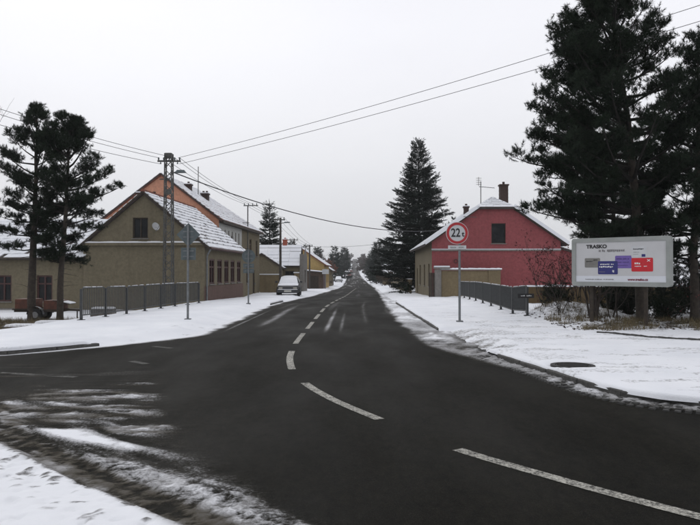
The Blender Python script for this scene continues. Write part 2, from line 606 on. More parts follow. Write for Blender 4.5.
# ---- road
yl = np.concatenate([np.linspace(-14, 2, 20)[:-1], np.linspace(2, 3.4, 18)[:-1], np.arange(3.4, 11.2, .03), np.arange(11.2, 12.5, .06), np.geomspace(12.5, 34, 130), np.geomspace(34.4, 1100, 100)])
xo = np.concatenate([-np.geomspace(60, 6.6, 26), np.arange(-6.5, -3.2, .055), np.arange(-3.2, 1.4, .034), np.arange(1.4, 6.2, .075), np.geomspace(6.3, 60, 22)])
RX, RY = np.meshgrid(xo, yl)
RX = RX + cx(RY)
yb = pchip([(-40, 11.5), (-14, 9.4), (-8, 8.3), (-5, 7.35), (-3.24, 6.29), (-2.39, 5.46), (-2.03, 5.1), (-1.43, 4.55), (-1.16, 4.32), (0, 3.35), (1, 2.6), (3, 1.3), (8, -1)])
xm = pchip([(-20, 30), (0, 4.2), (2, 2.2), (3, 1.1), (4.3, -.02), (5.4, -.95), (7, -1.75), (9.5, -2.55), (11, -3.0), (13, -3.7), (15, -4.6), (60, -5)])

rutA = pchip([(-40, 13), (-9, 9.3), (-5, 7.7), (-3.39, 6.59), (-2.58, 5.85), (-1.80, 5.11), (-1.02, 4.35), (0, 3.4), (1.2, 2.5), (4, .6)])
rutC = pchip([(-40, 13.5), (-9, 9.9), (-4.5, 8.0), (-3.4, 6.95), (-2.71, 6.36), (-2.0, 5.95), (-1.49, 5.64), (-.88, 5.18), (-.39, 4.61), (-.18, 4.33), (.6, 3.5), (1.6, 2.6), (4, 1.)])
rutD = pchip([(-40, 10), (-9, 7.9), (-5, 7.3), (-3.63, 7.08), (-2.74, 7.0), (-2.27, 6.62), (-1.65, 6.22), (-1.19, 5.93), (-.6, 5.45), (.2, 4.75), (3, 2.6)])
rutB = pchip([(-40, 15), (-9, 11.5), (-5.2, 9.3), (-4.21, 8.18), (-3.48, 7.06), (-2.76, 6.22), (-2.34, 5.79), (-1.9, 5.3), (4, .7)])
def road_slush(x, y):
    wob = .07*(fbm(x*1.3, y*1.3, 40) - .5)
    lump = fbm(x*15, y*15, 50, 3)
    lump2 = fbm(x*5, y*5, 51, 3)
    fine = fbm(x*34, y*34, 53, 2)
    along = (x - y)/1.414; across = (x + y)/1.414
    streak = fbm(across*10, along*.7, 52, 3)
    fade = sst(xm(y)+.25, xm(y)-.5, x + .6*(fbm(x*2, y*2, 44)-.5))
    def rut(f, w, soft=.07):
        d = np.abs((y - f(x))*.74 + wob + .06*(lump2-.5) + .05*(lump-.5))
        return 1 - sst(w-soft, w+soft, d)
    rA, rB, rC, rD = rut(rutA, .15), rut(rutB, .085), rut(rutC, .095), rut(rutD, .085)
    w = (y - yb(x))*.72 + wob
    solid = 1 - sst(-.04, .06, w + .10*(lump2-.5) + .07*(lump-.5))
    z1 = sst(0, .05, (y-rutA(x)))*(1-sst(0, .05, y-rutC(x)))
    z2 = sst(0, .05, (y-rutC(x)))*(1-sst(0, .05, y-rutD(x)))
    z3 = sst(0, .05, (y-np.maximum(rutC(x), rutD(x))))
    c1 = np.clip(.60 + .8*(lump-.5) + .5*(lump2-.5) + .9*(streak-.5) + .7*(fine-.5), .2, .88)
    c2 = np.clip(.97 + .5*(lump2-.5) + .7*(streak-.5) + .4*(lump-.5), 0, 1)*(.45 + .55*sst(-1.2, -2.1, x))*sst(-.7, -1.4, x)
    drag = fbm(x*.9, y*6, 60, 3); pt = fbm(x*.8+3, y*1.7, 61, 4)
    strip3 = np.exp(-((y - rutD(x) - .30)/.12)**2)*sst(-1.2, -1.8, x)*np.clip(.45+1.2*(streak-.5), 0, .8)
    env3 = (1-sst(8.9, 10.3, y))*sst(6.2, 6.9, y)
    c3 = env3*(sst(.42, .64, pt*.62 + drag*.38)*np.clip(.58 + .9*(lump-.5) + .6*(lump2-.5), 0, .85) + .16)
    tail = .26*sst(.50, .68, drag*.75 + pt*.25)*(1-sst(11.0, 13.8, y))
    tail = np.maximum(tail, .75*np.exp(-(((x+3.0)/.45)**2 + ((y-9.75)/.16)**2))*np.clip(.3+1.3*(lump-.3), 0, 1))
    c3 = np.maximum(np.maximum(c3, strip3), tail)
    cov = z1*c1 + z2*c2 + z3*c3
    cross = .85*rut(pchip([(-40, 9.2), (-6, 8.2), (-4.4, 8.7), (-3.2, 8.9), (-2.4, 9.2), (3, 9.9)]), .07) + .8*rut(pchip([(-40, 9.6), (-6, 9.4), (-4.6, 8.9), (-3.4, 8.0), (-2.6, 7.6), (3, 5)]), .08)
    ruts = np.clip(rA + rB*(x > -6) + rC + rD*.95 + cross*z3, 0, 1)
    resid = np.clip(.40 + 1.3*(lump-.5) + .9*(streak-.5) + .6*(fine-.5), 0, .7)*(rA + rB > .3) + np.clip(.12+.8*(streak-.5), 0, .4)
    cov = cov*(1-ruts) + ruts*resid
    cov = np.maximum(cov, (1-sst(6.6, 8.5, y))*np.clip(.20 + .8*(streak-.5) + .5*(lump-.5), 0, .45))
    near = 1 - sst(13, 14, y)
    thin = cov*fade*near
    s = np.maximum(thin, solid*(1-.5*sst(.66, .74, lump)*sst(-.55, -.1, w)))
    mud = np.clip(rA*(.75+.8*(lump2-.5)) + rB*.6 + z3*.75*sst(.45, .6, fbm(x*1.2, y*5, 63)) + z1*.3*sst(.5, .65, lump2) + solid*.5*sst(.70, .78, lump)*sst(-.7, -.05, w), 0, .92)*np.maximum(fade*near, solid)
    grit = fbm(x*11+5, y*11, 66, 3)
    th = solid*(.055 + .045*(lump2-.5) + .035*(lump-.5) - .02*sst(.6, .7, grit)) + fade*near*((1-ruts)*(z1*.05*lump + z2*.03*(.5+lump) + z3*c3*.03*lump) + ruts*.03*(lump+streak-.6))
    # left kerb margin
    el = x - XL(y)
    s = np.maximum(s, np.where((el < 1) & (y > 11), (1 - sst(.05, .42, el + .5*(fbm(x*1.3, y*1.3, 70)-.5)))*.95, 0))
    # right gutter: wide snowy strip, then slush before the kerb
    er = XE(y) - x + .35*(fbm(x*.9, y*.9, 71)-.5)
    g = sst(.12, -.22, er)
    pat = fbm(x*1.1, y*.55, 72, 4)
    dark_patch = np.exp(-(((x-2.0)/.5)**2 + ((y-20.3)/1.7)**2))
    far_g = np.clip(.90 - .45*dark_patch + .6*(pat-.5) + .3*(lump-.5), 0, 1)
    mid_g = np.clip(.62 + 1.5*(fbm(x*2.2, y*1.6, 73, 4)-.5) + .4*(lump-.5), 0, 1)
    near_g = np.clip(.68 + 1.0*(lump-.5) + .7*(fbm(x*2.5, y*2.5, 74)-.5), 0, .85)
    k = sst(17, 19.5, y); k2 = sst(12.2, 14, y)
    gv = far_g*k + (1-k)*(mid_g*k2 + near_g*(1-k2))
    s = np.maximum(s, g*gv)
    mud = np.maximum(mud, g*(1-k)*.35*(pat > .5))
    th = th + g*gv*.045*(y < 40)*(.5+lump)
    # salt and frost streaks along the lanes
    xr = x - cx(y)
    sal = fbm(xr*3.2, y*.09, 80, 3)*.6 + fbm(xr*1.2 + 7, y*.05, 81, 2)*.4
    amt = .07 + .24*sst(17, 24, y) + .16*sst(40, 120, y)
    st = sst(.50, .70, sal)*amt*sst(13, 19, y)
    for xc, wd, y0, y1, am in ((-2.55, .10, 16.5, 30, .60), (-1.45, .22, 18, 33, .56), (.55, .10, 16, 30, .62), (.95, .08, 16, 27, .58), (1.7, .12, 19, 40, .42), (-2.2, .08, 16.5, 30, .52)):
        st = np.maximum(st, am*np.exp(-((xr-xc)/wd)**2)*sst(y0, y0+4, y)*(1-sst(y1-6, y1+6, y))*(.6+.8*(fbm(x*4, y*.6, 85)-.2)))
    s = np.maximum(s, st + .22*sst(90, 300, y))
    s = np.maximum(s, .10*sst(.5, .75, fbm(x*1.3, y*.6, 90))*sst(13, 16, y))
    return np.clip(s, 0, 1), mud, th
S, MU, TH = road_slush(RX, RY)
RZ = zr(RY) + TH + .003*(vnoise(RX*2, RY*2, 5)-.5) - .012*((RX-cx(RY))/3)**2*(np.abs(RX-cx(RY)) < 3) - .012*(np.abs(RX-cx(RY)) >= 3)
RZ = np.where(((RX < XL(RY)-.35) & (RY > 11.2)) | ((RX > XR(RY)+.35) & (RY > 6.2)), RZ-.7, RZ)
tag(grid_mesh("road", RX, RY, RZ, "asphalt", {"slush": S, "mud": MU}), kind="structure")

# ---- snow covered pavements and verges on both sides
def side_sheet(name, XK, sign, y0, kerbs):
    ys = np.concatenate([np.arange(y0, 26, .08), np.geomspace(26.1, 60, 90), np.geomspace(61, 1150, 90)])
    t = np.concatenate([[0, .015, .04, .08], np.arange(.14, 9, .085), np.geomspace(9.2, 560, 46)])
    T, Y = np.meshgrid(t, ys)
    edge = XK(Y) + sign*(-.012 + .06*fbm(Y*1.3, Y*0+3, 9) + .03*vnoise(Y*6, Y*0, 10))
    X = edge + sign*T
    has = np.zeros_like(Y)
    for a, b in kerbs:
        has = np.maximum(has, sst(a-.25, a+.05, Y)*(1-sst(b-.05, b+.25, Y)))
    H = ground_h(X, Y)
    base = zr(Y)
    rampk = sst(-.01, .03, T)*.75 + .25*sst(.0, .25, T)
    rampn = sst(0, .9, T)
    up = has*rampk + (1-has)*rampn
    lip = has*.05 - (1-has)*.02
    Z = base + lip + (H - base - lip)*up
    # foot-trodden lanes in the snow
    foot = np.exp(-((T-1.6)/.5)**2)*(Y < 40)
    Z = Z - foot*.03*sst(.45, .7, fbm(X*4, Y*3, 22)) 
    dirt = np.zeros_like(X)
    if sign < 0:
        d = sst(fence_x(Y)-.2, fence_x(Y)-.9, X)*sst(15.5, 18, Y)*(1-sst(26.5, 30, Y))
        dirt = d*(.35 + .5*(fbm(X*1.4, Y*1.4, 23)-.35))
        dirt = np.maximum(dirt, .22*sst(.55, .7, fbm(X*3, Y*3, 24))*(T < .9)*(Y < 22))
    else:
        litter = np.exp(-((Y-18.3)/1.5)**2)*sst(5.6, 7.2, X)
        strip = np.exp(-((Y-(23.9 - X*1.3))/.5)**2)*sst(5.2, 6.3, X)*.22
        dirt = np.maximum(litter*(.40 + .7*(fbm(X*2.6, Y*2.6, 26)-.45)), strip)
        mound = np.exp(-(((X-6.9)/1.3)**2 + ((Y-21.6)/1.1)**2))
        dirt = np.maximum(dirt, mound*(.25+.4*(fbm(X*3, Y*3, 29)-.4)))
        gap = sst(13.0, 13.8, Y)*(1-sst(17.4, 18.4, Y))*(1-sst(.3, 1.5, T))
        dirt = np.maximum(dirt, gap*(.28 + .6*(fbm(X*2.5, Y*2.5, 27)-.5)))
        behind = sst(22.5, 25, Y)*sst(7.2, 8.5, X)*(1-sst(30, 34, Y))
        dirt = np.maximum(dirt, behind*.25*fbm(X*2, Y*2, 28))
        dirt = np.maximum(dirt, .24*sst(.50, .66, fbm(X*.8+2, Y*4, 30))*(Y < 21)*(T > .3)*(T < 8))
        dirt = np.maximum(dirt, .20*sst(.55, .7, fbm(X*1.1, Y*1.1, 33))*(Y < 40))
    return tag(grid_mesh(name, X, Y, Z, "snow_ground", {"dirt": np.clip(dirt, 0, 1)}, flip=sign < 0), kind="structure")
KR = [(5.6, 7.72), (7.92, 13.2), (18.3, 35)]
KL = [(11.0, 14.6), (33.5, 38.0)]
side_sheet("pavement_right", XR, 1, 5.6, KR)
side_sheet("pavement_left", XL, -1, 11.0, KL)

# ---- kerbs built of single stones
def resample(XK, a, b, step):
    ys = np.linspace(a, b, 3000); xs = XK(ys)
    s = np.concatenate([[0], np.cumsum(np.hypot(np.diff(xs), np.diff(ys)))])
    q = np.arange(0, s[-1], step)
    return np.interp(q, s, xs), np.interp(q, s, ys)

stone_me = None
def kerb(name, XK, sign, spans, drop=0.):
    global stone_me
    bed = MB()
    stones = []
    for a, b in spans:
        xs, ys = resample(XK, a, b, 1.0)
        for i in range(len(xs)-1):
            p = Vector((xs[i], ys[i], 0)); q = Vector((xs[i+1], ys[i+1], 0))
            if p.x*sign > 18: continue
            d = (q-p).normalized(); nrm = Vector((d.y, -d.x, 0))*sign if True else None
            m = (p+q)/2 + nrm*.075
            z = float(zr(m.y))
            bed.hexa([p+Vector((0, 0, z-.2)), q+Vector((0, 0, z-.2)), q+nrm*.2+Vector((0, 0, z-.2)), p+nrm*.2+Vector((0, 0, z-.2)),
                      p+nrm*.03+Vector((0, 0, z-.03)), q+nrm*.03+Vector((0, 0, z-.03)), q+nrm*.2+Vector((0, 0, z-.03)), p+nrm*.2+Vector((0, 0, z-.03))])
            stones.append((m, math.atan2(d.y, d.x), z))
    root = tag(bed.build(name, "concrete"), kind="structure")
    if stone_me is None:
        bm = bmesh.new()
        bmesh.ops.create_cube(bm, size=1)
        bmesh.ops.scale(bm, vec=(.985, .15, .25), verts=bm.verts)
        bmesh.ops.bevel(bm, geom=bm.edges[:], offset=.014, segments=1, affect='EDGES')
        stone_me = bpy.data.meshes.new("kerb_stone"); bm.to_mesh(stone_me); bm.free()
        stone_me.materials.append(MATS["kerb_stone"])
    for m, a, z in stones:
        o = link(bpy.data.objects.new("kerb_stone", stone_me), root)
        o.location = (m.x, m.y, z - .035 - drop + random.uniform(-.006, .006))
        o.rotation_euler = (0, 0, a + random.uniform(-.008, .008))
kerb("kerb_right", XR, 1, [(6.0, 7.72), (7.98, 13.2), (18.3, 35)])
kerb("kerb_left", XL, -1, [(11.4, 15.4), (33.5, 38.0)], .035)

# cobbled gutter along the near right kerb
cb = MB()
xs, ys = resample(XR, 6.6, 13.4, .105)
for i in range(len(xs)-1):
    d = Vector((xs[i+1]-xs[i], ys[i+1]-ys[i], 0)).normalized(); nrm = Vector((-d.y, d.x, 0))
    for r in range(3):
        c = Vector((xs[i], ys[i], 0)) + nrm*(.06 + r*.108) + d*random.uniform(-.008, .008)
        a = math.atan2(d.y, d.x) + random.uniform(-.12, .12)
        e, n2 = Vector((math.cos(a), math.sin(a), 0)), Vector((-math.sin(a), math.cos(a), 0))
        h = .014 + random.uniform(-.01, .010)
        w, l = random.uniform(.040, .047), random.uniform(.040, .047)
        lo = [c + e*sx*l + n2*sy*w + Vector((0, 0, -.04)) for sx, sy in ((-1, -1), (1, -1), (1, 1), (-1, 1))]
        hi = [c + e*sx*l*.72 + n2*sy*w*.72 + Vector((0, 0, h)) for sx, sy in ((-1, -1), (1, -1), (1, 1), (-1, 1))]
        cb.hexa(lo + hi)
tag(cb.build("cobble_gutter", "cobble"), kind="stuff")

# low edging along the inner footpath on the right
ed = MB()
ex = np.linspace(5.9, 9.2, 26)
for i in range(len(ex)-1):
    ya, yb_ = 16.2 - (ex[i]-5.95)*1.3, 16.2 - (ex[i+1]-5.95)*1.3
    ed.bar((ex[i], ya, gz(ex[i], ya)+.012), (ex[i+1], yb_, gz(ex[i+1], yb_)+.005), .05, .05)
tag(ed.build("path_edging", "kerb_stone"), kind="structure")

# ---- painted centre line: one dash each
def centre_path():
    P = [(8.6, 1.0), (5.0, 2.2), (3.5, 3.25), (2.3, 4.5), (1.55, 5.4), (.96, 6.2), (.33, 7.4), (-.25, 8.65), (-.67, 9.9), (-.98, 11.4), (-1.15, 13.2), (-1.22, 16), (-1.2, 20)]
    for y in np.geomspace(24, 170, 26): P.append((float(cx(y)), float(y)))
    P = np.array(P)
    s = np.concatenate([[0], np.cumsum(np.hypot(*np.diff(P, axis=0).T))])
    q = np.arange(0, s[-1], .1)
    fx, fy = pchip(np.stack([s, P[:, 0]], 1)), pchip(np.stack([s, P[:, 1]], 1))
    return fx(q), fy(q)
px, py = centre_path()
i0 = int(np.argmin(np.hypot(px-.96, py-6.2)))
marks = []
def road_z(x, y):
    x = float(x); y = float(y)
    xr = x - float(cx(y))
    return float(zr(y)) - .012*min(1, (xr/3)**2)
def dash(i, j, w=.125):
    mb = MB()
    idx = list(range(max(i, 0), min(j, len(px)-1)+1, 2 if py[i] < 30 else 6))
    if len(idx) < 2: return
    L = []
    for k in idx:
        d = Vector((px[min(k+1, len(px)-1)]-px[k-1], py[min(k+1, len(px)-1)]-py[k-1], 0)).normalized()
        n = Vector((-d.y, d.x, 0))*w/2
        z = road_z(px[k], py[k]) + .0045
        L.append((Vector((px[k], py[k], z))-n, Vector((px[k], py[k], z))+n))
    for (a, b), (c, d2) in zip(L, L[1:]):
        mb.poly([a, c, d2, b])
    o = mb.build("centre_line_dash", "road_paint")
    tag(o, kind="structure")
# dashes of about 2.6 m with 1.4 m gaps; the one ending at i0 runs towards the viewer's right
k = i0
dash(max(1, i0-44), i0)
pos = i0 + 14
while pos < len(px) - 30 and py[pos] < 100:
    dash(pos, pos+26)
    pos += 40
# worn edge dashes across the mouth of the side road
for (x0, y0, x1, y1) in ((-4.25, 14.75, -3.75, 14.35), (-3.95, 12.3, -3.55, 11.9), (-5.6, 10.9, -4.2, 10.45)):
    d = Vector((x1-x0, y1-y0, 0)).normalized(); n = Vector((-d.y, d.x, 0))*.07
    a, b = Vector((x0, y0, road_z(x0, y0)+.004)), Vector((x1, y1, road_z(x1, y1)+.004))
    z = Vector((0, 0, .0))
    tag(MB().poly([a-n, b-n, b+n, a+n]).build("edge_line_dash", "worn_paint"), kind="structure")
# manhole
mx_, my_ = 3.52, 10.78
mz = gz(mx_, my_)+.05
mh = thing("manhole_cover", "round dark iron manhole cover melted free in the snowy pavement", "manhole", (mx_, my_, mz-.060))
MB().disc((0, 0, 0), (0, 0, 1), .27, .34, .10, 40).build("rim", "iron", mh)
MB().disc((0, 0, .018), (0, 0, 1), 0, .262, .05, 40).build("cover", "iron", mh)
rb = MB()
for k in range(-4, 5):
    yk = k*.055; hw = math.sqrt(max(.235**2 - yk*yk, 0))
    if hw > .03: rb.box(-hw, hw, yk-.012, yk+.012, .043, .052)
rb.build("ribs", "iron", mh)

# ================================================================== BUILDINGS
V = Vector
def wall_panel(name, O, u, n, L, prof, z0, openings, mat, parent, reveal=.16, band=None):
    """vertical wall from O along u, outline prof [(u, z)], holes with reveals; band=(z, mat) is a plinth zone drawn as its own mesh"""
    O = V(O); u = V(u); n = V(n)
    def top(x): return float(np.interp(x, [p[0] for p in prof], [p[1] for p in prof]))
    us = sorted({0., L, *[p[0] for p in prof], *[o[0] for o in openings], *[o[1] for o in openings]})
    P = lambda x, z, d=0: O + u*x + V((0, 0, z)) - n*d
    mb = MB()
    for a, b in zip(us, us[1:]):
        if b - a < 1e-4: continue
        m = (a+b)/2
        holes = sorted([(o[2], o[3]) for o in openings if o[0]-1e-4 <= m <= o[1]+1e-4])
        z = z0
        for h0, h1 in holes:
            if h0 > z: mb.poly([P(a, z), P(b, z), P(b, h0), P(a, h0)])
            z = h1
        mb.poly([P(a, z), P(b, z), P(b, top(b)), P(a, top(a))])
    for a, b, h0, h1 in openings:
        for q in ((a, h0, b, h0), (b, h0, b, h1), (b, h1, a, h1), (a, h1, a, h0)):
            mb.poly([P(q[0], q[1]), P(q[2], q[3]), P(q[2], q[3], reveal), P(q[0], q[1], reveal)])
    return mb.build(name, mat, parent)

def window(O, u, n, o, fmat, parent, mull=1, transom=True, reveal=.16, sill=True, pane_mat="glass", name="window", fw=.06):
    O = V(O); u = V(u); n = V(n)
    a, b, h0, h1 = o
    P = lambda x, z, d=0: O + u*x + V((0, 0, z)) - n*d
    dd = reveal*.75
    f = MB()
    def bar(x0, x1, z0, z1, d0, d1):
        f.hexa([P(x0, z0, d0), P(x1, z0, d0), P(x1, z0, d1), P(x0, z0, d1), P(x0, z1, d0), P(x1, z1, d0), P(x1, z1, d1), P(x0, z1, d1)])
    bar(a, a+fw, h0, h1, dd-.05, dd+.03); bar(b-fw, b, h0, h1, dd-.05, dd+.03)
    bar(a+fw, b-fw, h0, h0+fw, dd-.05, dd+.03); bar(a+fw, b-fw, h1-fw, h1, dd-.05, dd+.03)
    for k in range(1, mull+1):
        xm_ = a + (b-a)*k/(mull+1)
        bar(xm_-fw*.5, xm_+fw*.5, h0+fw, h1-fw, dd-.045, dd+.02)
    if transom:
        zt = h0 + (h1-h0)*.68
        bar(a+fw, b-fw, zt-fw*.5, zt+fw*.5, dd-.04, dd+.015)
    w = f.build(name, fmat, parent)
    MB().poly([P(a, h0, dd+.01), P(b, h0, dd+.01), P(b, h1, dd+.01), P(a, h1, dd+.01)]).build("pane", pane_mat, w)
    if sill:
        s = MB()
        s.hexa([P(a-.05, h0-.05, -.07), P(b+.05, h0-.05, -.07), P(b+.05, h0-.05, dd-.05), P(a-.05, h0-.05, dd-.05),
                P(a-.05, h0-.005, -.07), P(b+.05, h0-.005, -.07), P(b+.05, h0+.003, dd-.05), P(a-.05, h0+.003, dd-.05)])
        s.build("sill", "concrete", w)
    return w

def roof_slope(A, s, t, rng, parent, tile="tile_red", snow=1., gap=(.02, .09), course=.32, cell=.26, seed=1, thick=.12, name="roof_slope", bare=.02):
    """A eave corner; s unit along eave; t unit up the slope; rng [(t, smin, smax)]"""
    rnd = random.Random(seed)
    A = V(A); s = V(s).normalized(); t = V(t).normalized(); n = s.cross(t).normalized()
    if n.z < 0: n = -n
    ts = [r[0] for r in rng]; lo = [r[1] for r in rng]; hi = [r[2] for r in rng]
    smin = lambda q: float(np.interp(q, ts, lo)); smax = lambda q: float(np.interp(q, ts, hi))
    Q = lambda a, b, h=0: A + s*a + t*b + n*h
    T0, T1 = ts[0], ts[-1]
    mb = MB()
    # slab underneath
    outline = [(smin(q), q) for q in ts] + [(smax(q), q) for q in reversed(ts)]
    lowp = [Q(a, b, -thick) for a, b in outline]; upp = [Q(a, b, -.004) for a, b in outline]
    mb.poly(lowp); mb.poly(upp)
    for i in range(len(outline)):
        j = (i+1) % len(outline)
        mb.poly([lowp[i], lowp[j], upp[j], upp[i]])
    sn = MB()
    nc = max(1, int(round((T1-T0)/course)))
    for i in range(nc):
        t0 = T0 + (T1-T0)*i/nc; t1 = T0 + (T1-T0)*(i+1)/nc
        a0, b0, a1, b1 = smin(t0), smax(t0), smin(t1), smax(t1)
        if b0 - a0 < .05: continue
        mb.hexa([Q(a0, t0, 0), Q(b0, t0, 0), Q(b1, t1, -.002), Q(a1, t1, -.002),
                 Q(a0, t0, .035), Q(b0, t0, .035), Q(b1, t1+.01, .006), Q(a1, t1+.01, .006)])
        m = max(1, int(round((b0-a0)/cell)))
        for k in range(m):
            f0, f1 = k/m, (k+1)/m
            if rnd.random() < bare: continue
            g = rnd.uniform(*gap) if rnd.random() < .93 else rnd.uniform(.08, course*.6)
            if i == 0: g *= .3
            h = rnd.uniform(.045, .065)*snow + .012
            e = rnd.uniform(0, .022) if cell < .6 else 0.
            p = lambda f, tt, hh: Q((a0+(b0-a0)*f)*(1-(tt-t0)/(t1-t0)) + (a1+(b1-a1)*f)*((tt-t0)/(t1-t0)), tt, hh)
            sn.hexa([p(f0+e/2/m, t0+g, .02), p(f1-e/2/m, t0+g, .02), p(f1-e/m, t1, .004), p(f0+e/m, t1, .004),
                     p(f0+.02/m+e/m, t0+g+.015, .03+h*.5), p(f1-.02/m-e/m, t0+g+.015, .03+h*.5), p(f1-e/m, t1+.012, h*.8+.01), p(f0+e/m, t1+.012, h*.8+.01)])
    r = mb.build(name, tile, parent)
    sn.build("snow_cover", "snow", r)
    return r

def frame(loc, ang):
    """house frame: local +y away along the street"""
    return -ang

# ---------- olive house with the gable beside the railing
ang = R(3)
W, L, zb, ze, zrd = 6.4, 9.3, -.5, 3.05, 5.72
c0 = V((-7.5, 35.1, 0)) + V((-math.cos(ang), math.sin(ang), 0))*W/2
H1 = thing("olive_house", "olive plastered gable house with snowy roof behind the left railing", "house", (c0.x, c0.y, 0), -ang)
hw = W/2
gw = (-.58+hw, .22+hw, 3.35-.0, 4.42)
wall_panel("wall", (-hw, 0, 0), (1, 0, 0), (0, -1, 0), W, [(0, ze), (hw, zrd-.05), (W, ze)], zb, [gw], "olive_plaster", H1)
window((-hw, 0, 0), (1, 0, 0), (0, -1, 0), gw, "dark_wood", H1, 1, False, sill=True)
wins = [(t-.53, t+.53, .95, 2.3) for t in (1.48, 3.2, 4.85, 6.45, 8.2)]
wall_panel("wall", (hw, 0, 0), (0, 1, 0), (1, 0, 0), L, [(0, ze), (L, ze)], zb, wins, "olive_plaster", H1, reveal=.09)
for o in wins: window((hw, 0, 0), (0, 1, 0), (1, 0, 0), o, "red_brown_wood", H1, 1, True, reveal=.09, fw=.09)
wall_panel("wall", (-hw, L, 0), (1, 0, 0), (0, 1, 0), W, [(0, ze), (hw, zrd-.05), (W, ze)], zb, [], "olive_plaster", H1)
wall_panel("wall", (-hw, 0, 0), (0, 1, 0), (-1, 0, 0), L, [(0, ze), (L, ze)], zb, [], "olive_plaster", H1)
MB().box(hw-.01, hw+.045, -.03, L, zb, .86).build("plinth", "rose_plinth", H1)
lg = MB().box(-hw-.02, hw+.14, -.17, .02, 2.98, 3.12)
lg = lg.build("cornice", "olive_plaster", H1)
sc_ = MB()
for k in range(40):
    x0 = -hw-.04 + (W+.18)*k/40; x1 = -hw-.04 + (W+.18)*(k+1)/40
    h0 = .055+.012*math.sin(k*.9)+.010*random.random()
    sc_.hexa([(x0, -.20, 3.115), (x1, -.20, 3.115), (x1, .0, 3.115), (x0, .0, 3.115), (x0, -.175, 3.115+h0*.8), (x1, -.175, 3.115+h0*.8), (x1, -.002, 3.13+h0), (x0, -.002, 3.13+h0)])
sc_.build("cornice_snow", "snow", H1)
sl = V((hw+.30, 0, zrd - ze)); slope = sl.length
pit = math.atan2(zrd-ze, hw)
ov = .32
tlen = (hw+ov)/math.cos(pit)
for sg in (1, -1):
    A = V((sg*(hw+ov), -.18, ze - ov*math.tan(pit) + .06))
    tv = V((-sg*math.cos(pit), 0, math.sin(pit)))
    roof_slope(A, (0, 1, 0), tv, [(0, 0, L+.3), (tlen-.015, 0, L+.3)], H1, "tile_dark", seed=5+sg, gap=(.07, .17), course=.36, cell=.34)
rg = MB(); 
for k in range(30):
    y0 = -.2 + k*(L+.34)/30; y1 = y0 + (L+.34)/30*.97
    rg.tube([(0, y0, zrd+.06), (0, y1, zrd+.045)], [.12, .105], 8)
rg.build("ridge_tiles", "tile_red", H1)
vb = MB()
for sg in (1, -1):
    vb.bar((sg*(hw+ov), -.20, ze-ov*math.tan(pit)+.0), (0, -.20, zrd+.03), .04, .09)
vb.build("bargeboard", "dark_wood", H1)
MB().tube([(hw+ov+.02, -.15, ze-.22), (hw+ov+.02, L+.1, ze-.26)], .065, 8).build("gutter", "red_brown_wood", H1)
MB().tube([(hw+ov, -.02, ze-.26), (hw+.12, .12, ze-.55), (hw+.09, .14, ze-.75), (hw+.09, .14, -.1)], .045, 8).build("drainpipe", "galvanised", H1)
dsh = thing("satellite_dish", "white satellite dish on the gable of the olive house", "satellite dish", tuple(H1.matrix_basis @ V((.72, -.02, 3.95))), -ang)
dm = MB()
nrm = V((.75, -.6, .3)).normalized(); cc = V((0, -.22, 0))
rings = []
for r, dep in ((.0, .06), (.09, .04), (.16, .02), (.215, .0)):
    s_ = nrm.cross(V((0, 0, 1))).normalized(); t_ = s_.cross(nrm)
    rings.append([cc - nrm*dep + (s_*math.cos(k/20*6.283)+t_*math.sin(k/20*6.283))*r*(1 if r else 0) for k in range(20)])
for a, b in zip(rings, rings[1:]):
    for k in range(20): dm.poly([a[k], a[(k+1) % 20], b[(k+1) % 20], b[k]])
dm.build("dish", "white_metal", dsh)
MB().tube([(0, .0, -.12), (0, -.12, -.12), (0, -.2, -.04)], .018, 6).build("bracket", "galvanised", dsh)
MB().tube([cc + V((0, -.02, -.28)), cc + nrm*.34 + V((0, 0, -.05))], .012, 5).build("arm", "galvanised", dsh)
def chimney(parent, x, y, z0, z1, w, mat, pots=1, snow=True):
    ch = MB()
    n = max(2, int((z1-z0)/.12))
    for k in range(n):
        za, zb_ = z0 + (z1-z0)*k/n, z0 + (z1-z0)*(k+1)/n
        j = .006*(k % 2)
        ch.box(x-w/2+j, x+w/2-j, y-w/2+j, y+w/2-j, za, zb_-.012)
    ch.box(x-w/2+.015, x+w/2-.015, y-w/2+.015, y+w/2-.015, z0, z1-.02)
    ch.box(x-w/2-.05, x+w/2+.05, y-w/2-.05, y+w/2+.05, z1, z1+.09)
    c = ch.build("chimney", mat, parent)
    p = MB()
    for k in range(pots):
        xx = x + (k-(pots-1)/2)*.25
        p.tube([(xx, y, z1+.08), (xx, y, z1+.28)], .085, 8)
    p.build("chimney_pot", mat, c)
    if snow: MB().box(x-w/2-.045, x+w/2+.045, y-w/2-.045, y+w/2+.045, z1+.092, z1+.15).build("snow_cap", "snow", c)
    return c
chimney(H1, -.55, 1.2, 4.6, 5.75, .42, "brick_dark", 1)
chimney(H1, -.15, 2.0, 4.9, 5.72, .3, "brick_dark", 1)

